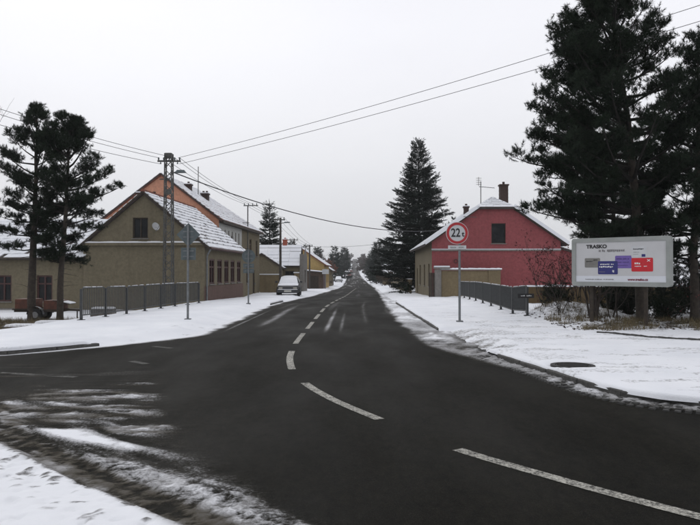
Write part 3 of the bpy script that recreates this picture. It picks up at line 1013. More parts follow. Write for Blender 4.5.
# ---------- long low wing on the left
Ww = 13.0
w0 = H1.matrix_basis @ V((-hw-.0, .12, 0))
H1b = thing("low_wing", "low olive outbuilding wing with snowy tiled roof behind the two pines", "house", (w0.x, w0.y, 0), -ang)
zw = 2.48
ww = [(Ww-2.55, Ww-1.7, .05, 1.42), (Ww-4.75, Ww-3.9, .05, 1.42), (Ww-7.4, Ww-6.5, .05, 1.42)]
wall_panel("wall", (-Ww, 0, 0), (1, 0, 0), (0, -1, 0), Ww, [(0, zw), (Ww, zw)], -.9, ww, "olive_plaster", H1b)
for o in ww: window((-Ww, 0, 0), (1, 0, 0), (0, -1, 0), o, "red_brown_wood", H1b, 1, True, fw=.085)
MB().box(-Ww, -.01, -.04, .0, -.9, -.3).build("plinth", "concrete", H1b)
wall_panel("wall", (-Ww, 0, 0), (0, 1, 0), (-1, 0, 0), 6.4, [(0, zw), (3.2, 4.5), (6.4, zw)], -.9, [], "olive_plaster", H1b)
wall_panel("wall", (-Ww, 6.4, 0), (1, 0, 0), (0, 1, 0), Ww, [(0, zw), (Ww, zw)], -.9, [], "olive_plaster", H1b)
pw = math.atan2(2.02, 3.2); tl = (3.2+.35)/math.cos(pw)
roof_slope((-Ww-.2, -.35, zw-.35*math.tan(pw)+.06), (1, 0, 0), (0, math.cos(pw), math.sin(pw)), [(0, 0, Ww+.18), (tl-.01, 0, Ww+2.6)], H1b, "tile_dark", gap=(.015, .06), seed=21, bare=.01)
roof_slope((-Ww-.2, 6.75, zw-.35*math.tan(pw)+.06), (1, 0, 0), (0, -math.cos(pw), math.sin(pw)), [(0, 0, Ww+.18), (tl-.01, 0, Ww+2.6)], H1b, "tile_dark", seed=22)
MB().tube([(-Ww-.2, -.40, zw-.2), (-.05, -.40, zw-.2)], .06, 8).build("gutter", "dark_wood", H1b)

# ---------- taller orange-gabled house behind
W2, L2, ze2, zr2 = 7.86, 14.6, 5.18, 8.12
c2 = V((-8.73, 45.3, 0)) + V((-math.cos(ang), math.sin(ang), 0))*W2/2
H2 = thing("orange_gable_house", "tall house with bare orange gable above the olive house", "house", (c2.x, c2.y, 0), -ang)
h2 = W2/2
wall_panel("gable_wall", (-h2, 0, 0), (1, 0, 0), (0, -1, 0), W2, [(0, ze2), (h2, zr2), (W2, ze2)], -1, [], "orange_plaster", H2)
wl = [(6.6, 7.3, .7, 2.1), (9.0, 9.8, .7, 2.1), (11.6, 12.5, -.4, 1.75)]
wu = [(1.2, 1.9, 3.1, 4.2), (3.6, 4.3, 3.1, 4.2), (10.2, 11.1, 2.95, 4.3), (12.9, 13.7, 2.95, 4.3)]
SP = 7.2
wall_panel("wall", (h2, 0, 0), (0, 1, 0), (1, 0, 0), SP, [(0, ze2), (SP, ze2)], -1, [(a, b, c, d) for a, b, c, d in wl+wu if b < SP-.3], "grey_plaster", H2)
w7 = [(a-SP, b-SP, c, d) for a, b, c, d in wl+wu if a > SP]
wall_panel("wall", (h2, SP, 0), (0, 1, 0), (1, 0, 0), L2-SP, [(0, ze2), (L2-SP, ze2)], -1, w7, "tan_plaster", H2)
for o in wu+wl[:2]:
    if o[0] > SP or o[1] < SP-.3: window((h2, 0, 0), (0, 1, 0), (1, 0, 0), o, "brown_wood", H2, 1, True)
dr = window((h2, 0, 0), (0, 1, 0), (1, 0, 0), wl[2], "dark_wood", H2, 1, False, sill=False, pane_mat="brown_wood", name="door")
MB().box(h2+.0, h2+.10, 12.25, 12.3, .55, .68).build("handle", "galvanised", dr)
tr = MB()
for k in range(6): tr.box(h2, h2+.05, .5+k*1.1, .62+k*1.1, 3.0, 4.5)
tr.box(h2, h2+.08, 0, SP, 2.75, 2.9)
tr.build("pilasters", "concrete", H2)
wall_panel("wall", (-h2, 0, 0), (0, 1, 0), (-1, 0, 0), L2, [(0, ze2), (L2, ze2)], -1, [], "grey_plaster", H2)
wall_panel("wall", (-h2, L2, 0), (1, 0, 0), (0, 1, 0), W2, [(0, ze2), (W2, ze2)], -1, [], "tan_plaster", H2)
p2 = math.atan2(zr2-ze2, h2); o2 = .28; tl2 = (h2+o2)/math.cos(p2); hip = 6.5
for sg in (1, -1):
    A = V((sg*(h2+o2), -.12, ze2-o2*math.tan(p2)+.08))
    roof_slope(A, (0, 1, 0), (-sg*math.cos(p2), 0, math.sin(p2)), [(0, 0, L2+.5), (tl2-.015, 0, L2+.5-hip)], H2, "tile_red", gap=(.06, .18), course=.38, seed=30+sg, bare=.04)
hz = zr2 - (ze2-o2*math.tan(p2)); th = math.hypot(hip, hz)
roof_slope((-h2-o2, L2+.38, ze2-o2*math.tan(p2)+.08), (1, 0, 0), (0, -hip/th, hz/th), [(0, 0, W2+2*o2), (th-.02, h2+o2-.02, h2+o2+.02)], H2, "tile_red", seed=33)
MB().box(h2+.005, h2+.30, 0, L2+.1, ze2-.30, ze2-.12).build("eave_cornice", "dark_wood", H2)
vb = MB()
for sg in (1, -1): vb.bar((sg*(h2+o2), -.13, ze2-o2*math.tan(p2)+.03), (0, -.13, zr2+.06), .05, .10)
vb.build("bargeboard", "tile_dark", H2)
chimney(H2, .9, 3.3, 6.9, 7.8, .42, "brick_dark", 1)
chimney(H2, 1.6, 5.2, 6.3, 7.35, .5, "brick_dark", 2)
am = MB().tube([(1.35, 4.2, 6.6), (1.35, 4.2, 9.3)], .03, 6); am.build("antenna_mast", "mast_steel", H2)
# roof bracket carrying the wires
bk = MB()
bk.tube([(h2+.18, 8.6, 3.2), (h2+.18, 8.6, 6.9)], .045, 6)
bk.build("wire_bracket_pole", "mast_steel", H2)
MB().bar((h2-.15, 8.6, 6.86), (h2+1.0, 8.6, 6.86), .07).build("crossarm", "mast_steel", H2)
MB().bar((h2-.35, 8.6, 5.5), (h2+.3, 8.6, 5.5), .05).build("stay_bar", "mast_steel", H2)
MB().bar((h2-.4, 8.6, 3.45), (h2+.25, 8.6, 3.45), .05).build("stay_bar", "mast_steel", H2)
for k in range(4): MB().tube([(h2-.1+k*.33, 8.6, 6.88), (h2-.1+k*.33, 8.6, 7.05)], .035, 6).build("insulator", "sign_back", H2)

# ---------- third house: snowy roof towards us with a small cross gable
H3 = thing("dormer_house", "low house with broad snowy roof, small grey cross gable and red chimney", "house", (-5.0, 66.0, 0), R(-2))
wz = 2.45; X0, X1, D3 = -8.5, .5, 3.6
wo3 = [(5.2, 6.1, .55, 1.7), (7.2, 8.1, .55, 1.7)]
wall_panel("wall", (X0, 0, 0), (1, 0, 0), (0, -1, 0), X1-X0, [(0, wz), (X1-X0, wz)], -1.2, wo3, "tan_plaster", H3)
for o in wo3: window((X0, 0, 0), (1, 0, 0), (0, -1, 0), o, "dark_wood", H3, 1, True)
wall_panel("gable_wall", (X1, 0, 0), (0, 1, 0), (1, 0, 0), D3, [(0, wz+.6), (D3/2, 4.1), (D3, wz+.6)], -1.2, [(1.2, 2.1, .6, 1.8)], "concrete", H3)
for o in [(1.2, 2.1, .6, 1.8)]: window((X1, 0, 0), (0, 1, 0), (1, 0, 0), o, "brown_wood", H3, 1, True)
MB().box(X1-.35, X1+.02, -.25, .0, -1.2, 3.35).build("corner_pier", "concrete", H3)
wall_panel("wall", (X0, 0, 0), (0, 1, 0), (-1, 0, 0), D3, [(0, wz), (D3/2, 4.1), (D3, wz)], -1.2, [], "tan_plaster", H3)
wall_panel("wall", (X0, D3, 0), (1, 0, 0), (0, 1, 0), X1-X0, [(0, wz), (X1-X0, wz)], -1.2, [], "tan_plaster", H3)
p3 = math.atan2(1.75, D3/2); t3 = (D3/2+.35)/math.cos(p3)
for sg, yy in ((1, -.35), (-1, D3+.35)):
    roof_slope((X0-.2, yy, wz-.35*math.tan(p3)+.06), (1, 0, 0), (0, sg*math.cos(p3), math.sin(p3)), [(0, 0, X1-X0-.15), (t3-.01, 0, X1-X0-.15)], H3, "tile_dark", gap=(.01, .08), course=.46, seed=50+sg, bare=.0, cell=1.1)
# cross gable
gx_, gw_ = -3.35, 1.95
wall_panel("gable_wall", (gx_-gw_, -1.4, 0), (1, 0, 0), (0, -1, 0), 2*gw_, [(0, 2.05), (gw_, 3.35), (2*gw_, 2.05)], -1.2, [], "olive_plaster", H3)
for sg in (1, -1):
    wall_panel("wall", (gx_+sg*gw_, -1.4, 0), (0, 1, 0), (sg, 0, 0), 1.45, [(0, 2.05), (1.45, 2.05)], -1.2, [], "olive_plaster", H3)
    pg = math.atan2(1.3, gw_); tg = (gw_+.22)/math.cos(pg)
    roof_slope((gx_+sg*(gw_+.22), -1.55, 2.05-.22*math.tan(pg)+.05), (0, 1, 0), (-sg*math.cos(pg), 0, math.sin(pg)), [(0, 0, 1.7), (tg-.01, 0, 3.6)], H3, "tile_dark", seed=55+sg, course=.4)
chimney(H3, -1.55, 1.9, 3.2, 4.75, .42, "brick_red", 1)

# beige gate wall in front of it
GW = thing("gate_wall", "beige plastered yard wall with wooden gate beside the dormer house", "wall", (-6.3, 60.2, 0), R(-3))
MB().box(-1.7, .1, 0, .3, -1, 1.35).build("wall_panel", "beige_plaster", GW)
gt = MB()
for k in range(7): gt.box(.14+k*.17, .29+k*.17, .1, .16, -.45, 1.15)
gt.build("gate", "brown_wood", GW)
MB().box(1.36, 1.75, -.04, .36, -1, 1.5).build("pillar", "beige_plaster", GW)
MB().box(1.32, 1.79, -.08, .4, 1.503, 1.6).build("snow_cap", "snow", GW)
MB().box(-1.74, .14, -.05, .35, 1.353, 1.44).build("snow_cap", "snow", GW)

# ---------- yellow house and shed farther on
H4 = thing("yellow_house", "yellow gabled house with snowy roof beyond the dormer house", "house", (-6.9, 92.0, 0), R(-2))
h4 = 3.4
wall_panel("gable_wall", (-h4, 0, 0), (1, 0, 0), (0, -1, 0), 2*h4, [(0, 2.7), (h4, 5.0), (2*h4, 2.7)], -1.6, [(1.3, 2.2, .5, 1.8)], "yellow_plaster", H4)
window((-h4, 0, 0), (1, 0, 0), (0, -1, 0), (1.3, 2.2, .5, 1.8), "brown_wood", H4)
o4 = [(1.5, 2.6, .2, 1.6), (4.5, 5.6, .2, 1.6), (7.5, 8.6, .2, 1.6)]
wall_panel("wall", (h4, 0, 0), (0, 1, 0), (1, 0, 0), 10, [(0, 2.7), (10, 2.7)], -1.6, o4, "yellow_plaster", H4)
for o in o4: window((h4, 0, 0), (0, 1, 0), (1, 0, 0), o, "brown_wood", H4)
wall_panel("gable_wall", (-h4, 10, 0), (1, 0, 0), (0, 1, 0), 2*h4, [(0, 2.7), (h4, 5.0), (2*h4, 2.7)], -1.6, [], "yellow_plaster", H4)
wall_panel("wall", (-h4, 0, 0), (0, 1, 0), (-1, 0, 0), 10, [(0, 2.7), (10, 2.7)], -1.6, [], "yellow_plaster", H4)
p4 = math.atan2(2.3, h4); t4 = (h4+.4)/math.cos(p4)
for sg in (1, -1):
    roof_slope((sg*(h4+.4), -.3, 2.7-.4*math.tan(p4)+.06), (0, 1, 0), (-sg*math.cos(p4), 0, math.sin(p4)), [(0, 0, 10.6), (t4-.01, 0, 10.6)], H4, "tile_red", seed=60+sg, course=.5)
H4b = thing("brown_shed", "dark brown lean-to shed with snowy roof in front of the yellow house", "shed", (-5.4, 86.5, 0), R(-2))
wall_panel("wall", (-2.6, 0, 0), (1, 0, 0), (0, -1, 0), 4.6, [(0, 1.9), (4.6, 1.5)], -1.4, [(2.9, 4.0, -.9, 1.1)], "brown_wood", H4b)
window((-2.6, 0, 0), (1, 0, 0), (0, -1, 0), (2.9, 4.0, -.9, 1.1), "dark_wood", H4b, 1, False, sill=False, pane_mat="dark_wood", name="door")
wall_panel("wall", (2.0, 0, 0), (0, 1, 0), (1, 0, 0), 4.5, [(0, 1.5), (4.5, 1.5)], -1.4, [], "red_brown_wood", H4b)
wall_panel("wall", (-2.6, 0, 0), (0, 1, 0), (-1, 0, 0), 4.5, [(0, 1.9), (4.5, 1.9)], -1.4, [], "brown_wood", H4b)
MB().hexa([(-2.8, -.3, 1.9), (2.3, -.3, 1.46), (2.3, 4.7, 1.46), (-2.8, 4.7, 1.9), (-2.8, -.3, 2.02), (2.3, -.3, 1.58), (2.3, 4.7, 1.58), (-2.8, 4.7, 2.02)]).build("roof", "tile_dark", H4b)
MB().hexa([(-2.8, -.28, 2.024), (2.3, -.28, 1.584), (2.3, 4.7, 1.584), (-2.8, 4.7, 2.024), (-2.75, -.2, 2.14), (2.25, -.2, 1.7), (2.25, 4.7, 1.7), (-2.75, 4.7, 2.14)]).build("snow_cover", "snow", H4b)
H5 = thing("cream_house", "small cream house with snowy roof past the yellow house", "house", (-6.2, 112.0, 0), R(-1))
wall_panel("gable_wall", (-3, 0, 0), (1, 0, 0), (0, -1, 0), 6, [(0, 2.0), (3, 4.0), (6, 2.0)], -2, [(4.2, 5.1, .1, 1.2)], "tan_plaster", H5)
window((-3, 0, 0), (1, 0, 0), (0, -1, 0), (4.2, 5.1, .1, 1.2), "dark_wood", H5)
wall_panel("wall", (3, 0, 0), (0, 1, 0), (1, 0, 0), 9, [(0, 2.0), (9, 2.0)], -2, [(2, 3, 0, 1.2), (5, 6, 0, 1.2)], "tan_plaster", H5)
for o in [(2, 3, 0, 1.2), (5, 6, 0, 1.2)]: window((3, 0, 0), (0, 1, 0), (1, 0, 0), o, "dark_wood", H5)
for sg in (1, -1):
    pp = math.atan2(2, 3); tt = 3.4/math.cos(pp)
    roof_slope((sg*3.4, -.3, 2-.4*math.tan(pp)+.06), (0, 1, 0), (-sg*math.cos(pp), 0, math.sin(pp)), [(0, 0, 9.6), (tt-.01, 0, 9.6)], H5, "tile_dark", seed=64+sg, course=.5)

# ---------- pink house
W6, L6 = 8.3, 14.5
PH = thing("pink_house", "pink gabled house with half-hipped snowy roof by the right pavement", "house", (5.3+W6/2, 44.0, 0), R(-1.2))
h6 = W6/2; ze6, zh6, zr6 = 3.62, 5.72, 6.5
xh = h6 - (zr6-zh6)/(zr6-ze6)*h6   # half-hip corner offset from the wall edge
xin = h6*(zr6-zh6)/(zr6-ze6)
g6 = (h6-.30, h6+.62, 3.45, 4.75)
wall_panel("gable_wall", (-h6, 0, 0), (1, 0, 0), (0, -1, 0), W6, [(0, ze6), (h6-xin, zh6), (h6+xin, zh6), (W6, ze6)], -.8, [g6], "pink_plaster", PH)
window((-h6, 0, 0), (1, 0, 0), (0, -1, 0), g6, "dark_wood", PH, 0, False, fw=.05)
o6 = [(1.5, 2.5, .62, 2.15), (4.9, 5.9, .62, 2.15), (8.7, 9.8, .62, 2.15), (11.6, 12.5, -.45, 1.9)]
wall_panel("wall", (-h6, 0, 0), (0, 1, 0), (-1, 0, 0), L6, [(0, ze6), (L6, ze6)], -.9, o6, "tan_plaster", PH)
for o in o6[:3]: window((-h6, 0, 0), (0, 1, 0), (-1, 0, 0), o, "brown_wood", PH)
window((-h6, 0, 0), (0, 1, 0), (-1, 0, 0), o6[3], "dark_wood", PH, 0, False, sill=False, pane_mat="dark_wood", name="door")
wall_panel("wall", (h6, 0, 0), (0, 1, 0), (1, 0, 0), L6, [(0, ze6), (L6, ze6)], -.8, [], "pink_plaster", PH)
wall_panel("gable_wall", (-h6, L6, 0), (1, 0, 0), (0, 1, 0), W6, [(0, ze6), (h6, zr6), (W6, ze6)], -.8, [], "pink_plaster", PH)
mo = MB().box(-h6-.02, h6, -.07, .0, 2.96, 3.06).build("string_course", "concrete", PH)
MB().box(-h6-.02, h6, -.075, .0, 3.062, 3.10).build("moulding_snow", "snow", PH)
p6 = math.atan2(zr6-ze6, h6); o6v = .45; t6 = (h6+o6v)/math.cos(p6)
hr = 1.25                       # horizontal depth of the half hip
for sg in (1, -1):
    A = V((sg*(h6+o6v), -.25, ze6-o6v*math.tan(p6)+.08))
    thip = (h6-xin+o6v)/math.cos(p6)
    roof_slope(A, (0, 1, 0), (-sg*math.cos(p6), 0, math.sin(p6)), [(0, 0, L6+.5), (thip, 0, L6+.5), (t6-.015, hr+.25, L6+.5)], PH, "tile_dark", gap=(.01, .06), seed=70+sg, bare=.01)
    bb = MB().bar((sg*(h6+o6v), -.27, ze6-o6v*math.tan(p6)+.0), (sg*(xin), -.27, zh6+.03), .05, .12); bb.build("bargeboard", "dark_wood", PH)
    MB().bar((sg*(h6+o6v+.02), -.24, ze6-o6v*math.tan(p6)+.14), (sg*(xin-.02), -.24, zh6+.16), .17, .20).build("verge_snow", "snow", PH)
lh = math.hypot(hr+.25, zr6-zh6)
roof_slope((-xin-.12, -.32, zh6+.03), (1, 0, 0), (0, (hr+.25)/lh, (zr6-zh6)/lh), [(0, 0, 2*xin+.24), (lh-.02, xin+.10, xin+.14)], PH, "tile_dark", gap=(.10, .15), course=.27, seed=75, bare=.0, cell=.5)
chimney(PH, 1.1, 3.0, 5.4, 7.55, .55, "brick_dark", 1, snow=False)
chimney(PH, -1.3, 4.2, 5.2, 6.15, .34, "brick_dark", 1)
# aerial
AE = thing("tv_aerial", "thin television aerial on the ridge of the pink house", "aerial", tuple(PH.matrix_basis @ V((-.55, 2.5, 6.05))), 0)
MB().tube([(0, 0, 0), (0, 0, 1.75)], .028, 6).build("mast", "mast_steel", AE)
aa = MB().tube([(-.12, 0, 1.4), (.95, 0, 1.3)], .018, 5)
for k in range(6): aa.tube([(-.05+k*.18, -.18, 1.39-k*.016), (-.05+k*.18, .18, 1.39-k*.016)], .014, 5)
aa.build("yagi_boom", "mast_steel", AE)
aa = MB()
for k in range(4): aa.tube([(-.32, 0, 1.55+k*.14), (.05, 0, 1.55+k*.14)], .014, 5)
aa.tube([(-.15, 0, 1.45), (-.15, 0, 2.05)], .018, 5)
aa.build("grid_array", "mast_steel", AE)
br = MB().tube([(-h6+2.1, -.02, 5.1), (-h6+2.0, -.5, 5.15), (-h6+2.8, -.55, 5.1)], .02, 5); br.build("wall_bracket", "mast_steel", PH)
MB().disc((-h6+1.55, -.01, 2.3), (0, 1, 0), .09, .14, .03, 16).build("wall_ring", "red_brown_wood", PH)

wall_panel("annex_wall", (h6+.01, .5, 0), (1, 0, 0), (0, -1, 0), 2.3, [(0, 3.15), (2.3, 2.5)], -.8, [], "pink_plaster", PH)
wall_panel("annex_wall", (h6+2.31, .5, 0), (0, 1, 0), (1, 0, 0), 5, [(0, 2.5), (5, 2.5)], -.8, [], "pink_plaster", PH)
pa = math.atan2(.65, 2.3); ta = 2.55/math.cos(pa)
roof_slope((h6+2.55, .3, 2.5-.24*math.tan(pa)+.08), (0, 1, 0), (-math.cos(pa), 0, math.sin(pa)), [(0, 0, 5.4), (ta, 0, 5.4)], PH, "tile_dark", seed=77)

# yard wall before the pink house, with gate pillars
YW = thing("yard_wall", "stained beige yard wall with snow on its coping before the pink house", "wall", (5.3, 42.6, 0), R(-1))
MB().box(.42, 4.0, 0, .32, -.6, 1.68).build("wall_panel", "beige_plaster", YW)
MB().box(3.35, 4.1, -.05, .37, -.6, 1.70).build("pier", "beige_plaster", YW)
MB().box(.36, 4.16, -.09, .41, 1.703, 1.76).build("coping", "concrete", YW)
scp = MB()
for k in range(30):
    x0 = .34+k*3.84/30; x1 = x0+3.84/30; h = .07+.03*random.random()
    scp.hexa([(x0, -.10, 1.763), (x1, -.10, 1.763), (x1, .42, 1.763), (x0, .42, 1.763), (x0, -.06, 1.763+h), (x1, -.06, 1.763+h), (x1, .38, 1.763+h), (x0, .38, 1.763+h)])
scp.build("coping_snow", "snow", YW)
MB().box(.02, .40, -.12, .28, -.6, 1.78).build("pier", "concrete", YW)
MB().box(-.04, .95, -.17, .33, 1.80, 1.90).build("pier_cap", "concrete", YW)
MB().box(-.02, .93, -.15, .31, 1.903, 1.99).build("pier_snow", "snow", YW)
gd = MB()
for k in range(3): gd.box(-.36+k*.125, -.25+k*.125, .06, .11, -.15, 1.55)
gd.build("gate", "dark_wood", YW)

# low ochre garden wall behind the bushes
OW = thing("garden_wall", "low crumbling ochre garden wall with thin snow on top behind the bushes", "wall", (7.7, 30.2, 0), R(3))
wallm = MB()
rnd = random.Random(4)
nx_ = 60
for k in range(nx_):
    x0, x1 = k*15/nx_, (k+1)*15/nx_
    h = .92 + .03*math.sin(k*.7) + rnd.uniform(-.015, .015); f = rnd.uniform(-.02, .02)
    wallm.box(x0, x1-.001, f, .35, -.4, h)
wallm.build("wall_panel", "ochre_wall", OW)
ws = MB()
for k in range(nx_):
    x0, x1 = k*15/nx_, (k+1)*15/nx_
    h = .97+rnd.uniform(.02, .07)
    ws.box(x0, x1-.001, -.05, .38, .94, h)
ws.build("coping_snow", "snow", OW)
# walls along the right pavement beyond the pink house
FW = thing("roadside_wall", "weathered beige wall along the pavement under the big spruce", "wall", (5.15, 60.0, -.4), R(-1.5))
for k in range(9):
    MB().box(0, .3, k*4.0, k*4.0+3.6, -.6, 1.35).build("wall_panel", "beige_plaster", FW)
    MB().box(-.06, .36, k*4.0+3.62, k*4.0+3.98, -.6, 1.5).build("pier", "concrete", FW)
    MB().box(-.05, .35, k*4.0, k*4.0+3.6, 1.353, 1.42).build("coping_snow", "snow", FW)
FH = thing("far_cottage", "pale cottage with snowy roof beneath the far trees on the right", "house", (9.3, 128.0, -1.0), 0)
wall_panel("wall", (-3, 0, 0), (1, 0, 0), (0, -1, 0), 6, [(0, 2.2), (6, 2.2)], -.5, [(1, 2, .8, 1.7), (3.6, 4.6, .8, 1.7)], "beige_plaster", FH)
for o in [(1, 2, .8, 1.7), (3.6, 4.6, .8, 1.7)]: window((-3, 0, 0), (1, 0, 0), (0, -1, 0), o, "dark_wood", FH)
wall_panel("gable_wall", (-3, 0, 0), (0, 1, 0), (-1, 0, 0), 6, [(0, 2.2), (3, 4), (6, 2.2)], -.5, [], "beige_plaster", FH)
roof_slope((-3.3, -.4, 2.05), (1, 0, 0), (0, .857, .515), [(0, 0, 6.6), (3.9, 0, 6.6)], FH, "tile_dark", seed=90, course=.5)
roof_slope((-3.3, 6.4, 2.05), (1, 0, 0), (0, -.857, .515), [(0, 0, 6.6), (3.9, 0, 6.6)], FH, "tile_dark", seed=91, course=.5)

# ================================================================== RAILINGS
def railing(name, label, A, B, n, h, lift=.06):
    A = V(A); B = V(B)
    root = thing(name, label, "railing", (A.x, A.y, gz(A.x, A.y)))
    o = V((A.x, A.y, gz(A.x, A.y)))
    def Pt(f): 
        p = A.lerp(B, f); return V((p.x, p.y, gz(p.x, p.y))) - o
    d = (B-A); d.z = 0; d.normalize()
    for k in range(n+1):
        p = Pt(k/n)
        m = MB().box(p.x-.035, p.x+.035, p.y-.035, p.y+.035, p.z-.25, p.z+h-.03)
        m.build("post", "fence_grey", root)
        MB().box(p.x-.09, p.x+.09, p.y-.09, p.y+.09, p.z-.05, p.z+.015).build("base_plate", "fence_grey", root)
    for k in range(n):
        p, q = Pt(k/n), Pt((k+1)/n)
        p = p + d*.06; q = q - d*.06
        zt, zl = h, .14
        r = .09
        def U(f, z): return p.lerp(q, f) + V((0, 0, z))
        ln = (q-p).length; e = r/ln
        loop = [U(0, zl), U(0, zt-r), U(e*.3, zt-r*.3), U(e, zt), U(1-e, zt), U(1-e*.3, zt-r*.3), U(1, zt-r), U(1, zl), U(0, zl)]
        pf = MB().tube(loop, .021, 6).build("rail_frame", "fence_grey", root)
        bm_ = MB()
        nb = int(ln/.115)
        for j in range(1, nb):
            bm_.bar(U(j/nb, zl), U(j/nb, zt-.01), .022)
        tag(bm_.build("balusters", "fence_grey", pf), kind="stuff")
        sn = MB()
        for j in range(12):
            if random.random() < .65:
                sn.bar(U(.06+j*.073, zt+.024), U(.06+(j+1)*.073, zt+.024), .03, random.uniform(.008, .022))
        if sn.v: sn.build("rail_snow", "snow", pf)
    return root
railing("bridge_railing", "grey steel railing with rounded panels before the olive house", (-8.05, 20.4, 0), (-7.1, 32.0, 0), 7, .96)
RF = railing("bridge_railing", "grey steel railing with thin balusters running towards the pink house", (5.57, 21.4, 0), (6.6, 41.0, 0), 8, .93)

# black name plate on the railing end: white lettering too small to read, kept as strokes
NP = thing("name_plate", "small black name plate with white lettering on the railing end", "sign", (5.50, 21.30, gz(5.57, 21.4)+.62), R(4))
MB().box(-.26, .26, -.012, .012, -.07, .07).build("plate", "black_print", NP)
MB().tube([(.08, .02, -.02), (.08, .10, -.02)], .02, 6).build("clamp", "fence_grey", NP)
st = MB(); xx = -.16; rnd = random.Random(3)
while xx < .18:
    w = rnd.uniform(.012, .024)
    if not -.035 < xx < .012:
        st.box(xx, xx+w*.8, -.0145, -.0125, -.018 + rnd.uniform(0, .008), .016 + rnd.uniform(-.008, .006))
    xx += w+.006
st.build("lettering", "white_print", NP)

# ================================================================== SIGNS
def sign_post(root, h, mat="galvanised"):
    MB().tube([(0, 0, -.3), (0, 0, h)], .035, 10).build("post", mat, root)
    MB().box(-.09, .09, -.09, .09, -.03, .035).build("foot", mat, root)
    MB().tube([(0, 0, h), (0, 0, h+.02)], .04, 10).build("cap", mat, root)

S1 = thing("weight_limit_sign", "round red and white 22t weight limit sign on a grey post", "road sign", (3.17, 19.7, gz(3.17, 19.7)), 0)
sign_post(S1, 2.75)
zc = 2.56
pl = MB().disc((-.075, -.055, zc), (0, 1, 0), 0, .322, .018, 40).build("plate", "sign_white", S1)
MB().disc((-.075, -.067, zc), (0, 1, 0), .235, .308, .006, 40).build("red_ring", "sign_red", pl)
text_mesh("lettering", "22", .34, "black_print", pl, (-.118, -.070, zc), (R(90), 0, 0), bold=.007, sx=.80)
text_mesh("lettering", "t", .21, "black_print", pl, (.095, -.070, zc-.03), (R(90), 0, 0), bold=.006)
p2_ = MB().box(-.335, .185, -.06, -.045, zc-.47, zc-.355).build("supplementary_plate", "sign_white", S1)
st = MB(); xx = -.28; rnd = random.Random(9)
while xx < .13:
    w = rnd.uniform(.018, .034)
    if not -.10 < xx < -.06: st.box(xx, xx+w*.7, -.063, -.0615, zc-.44+rnd.uniform(0, .01), zc-.385-rnd.uniform(0, .012))
    xx += w+.008
st.build("lettering", "grey_print", p2_)
MB().box(-.05, .05, -.05, .04, zc+.1, zc+.14).build("clamp", "galvanised", S1)
MB().box(-.05, .05, -.05, .04, zc-.44, zc-.40).build("clamp", "galvanised", S1)

S2 = thing("priority_sign", "back of a diamond road sign with square plate below it on a post", "road sign", (-5.0, 21.0, gz(-5.0, 21.0)), R(2))
sign_post(S2, 2.9)
d_ = .365
dm = MB().hexa([(0, .05, 2.55-d_), (d_, .05, 2.55), (d_, .065, 2.55), (0, .065, 2.55-d_), (-d_, .05, 2.55), (0, .05, 2.55+d_), (0, .065, 2.55+d_), (-d_, .065, 2.55)])
dm = MB()
fr = [(0, .05, 2.62-d_), (d_, .05, 2.62), (0, .05, 2.62+d_), (-d_, .05, 2.62)]
bk_ = [(a, b+.02, c) for a, b, c in fr]
dm.poly(fr); dm.poly(bk_)
for i in range(4): dm.poly([fr[i], fr[(i+1) % 4], bk_[(i+1) % 4], bk_[i]])
dm.build("diamond_plate", "sign_back", S2)
MB().box(-.225, .225, .05, .07, 1.84, 2.22).build("square_plate", "sign_back", S2)
for z in (2.55, 2.72, 1.95, 2.12):
    MB().box(-.16, .16, .035, .052, z-.015, z+.015).build("clamp_rail", "galvanised", S2)

S3 = thing("round_sign", "back of a round road sign with two small plates by the olive house", "road sign", (-4.7, 31.5, gz(-4.7, 31.5)), R(1))
sign_post(S3, 2.5)
MB().disc((0, .055, 2.2), (0, 1, 0), 0, .31, .02, 32).build("round_plate", "sign_back", S3)
MB().box(-.25, .25, .045, .065, 1.66, 1.86).build("small_plate", "sign_back", S3)
MB().box(-.25, .25, .045, .065, 1.42, 1.62).build("small_plate", "sign_back", S3)
for z in (2.1, 2.3, 1.76, 1.52):
    MB().box(-.18, .18, .03, .047, z-.012, z+.012).build("clamp_rail", "galvanised", S3)
for (x, y, h, lb) in ((-3.75, 96., 2.1, "thin sign post with small square plate on the snowy verge before the parked snowy car"), (-3.2, 118., 2.1, "thin sign post with small round plate farther along the snowy verge")):
    S4 = thing("sign_post", lb, "road sign", (x, y, gz(x, y)), 0)
    MB().tube([(0, 0, -.3), (0, 0, h)], .05, 6).build("post", "galvanised", S4)
    if "round" in lb: MB().disc((0, .06, h-.28), (0, 1, 0), 0, .26, .02, 20).build("plate", "sign_back", S4)
    else: MB().box(-.22, .22, .04, .06, h-.45, h-.05).build("plate", "sign_back", S4)
S5 = thing("box_sign", "small white box sign on a wall bracket before the brown shed", "sign", (-3.1, 86.2, gz(-3.1, 86.2)), 0)
MB().tube([(0, 0, -.2), (0, 0, 2.6)], .045, 6).build("post", "galvanised", S5)
MB().box(-.42, .42, -.1, .1, 1.85, 2.45).build("box", "white_metal", S5)

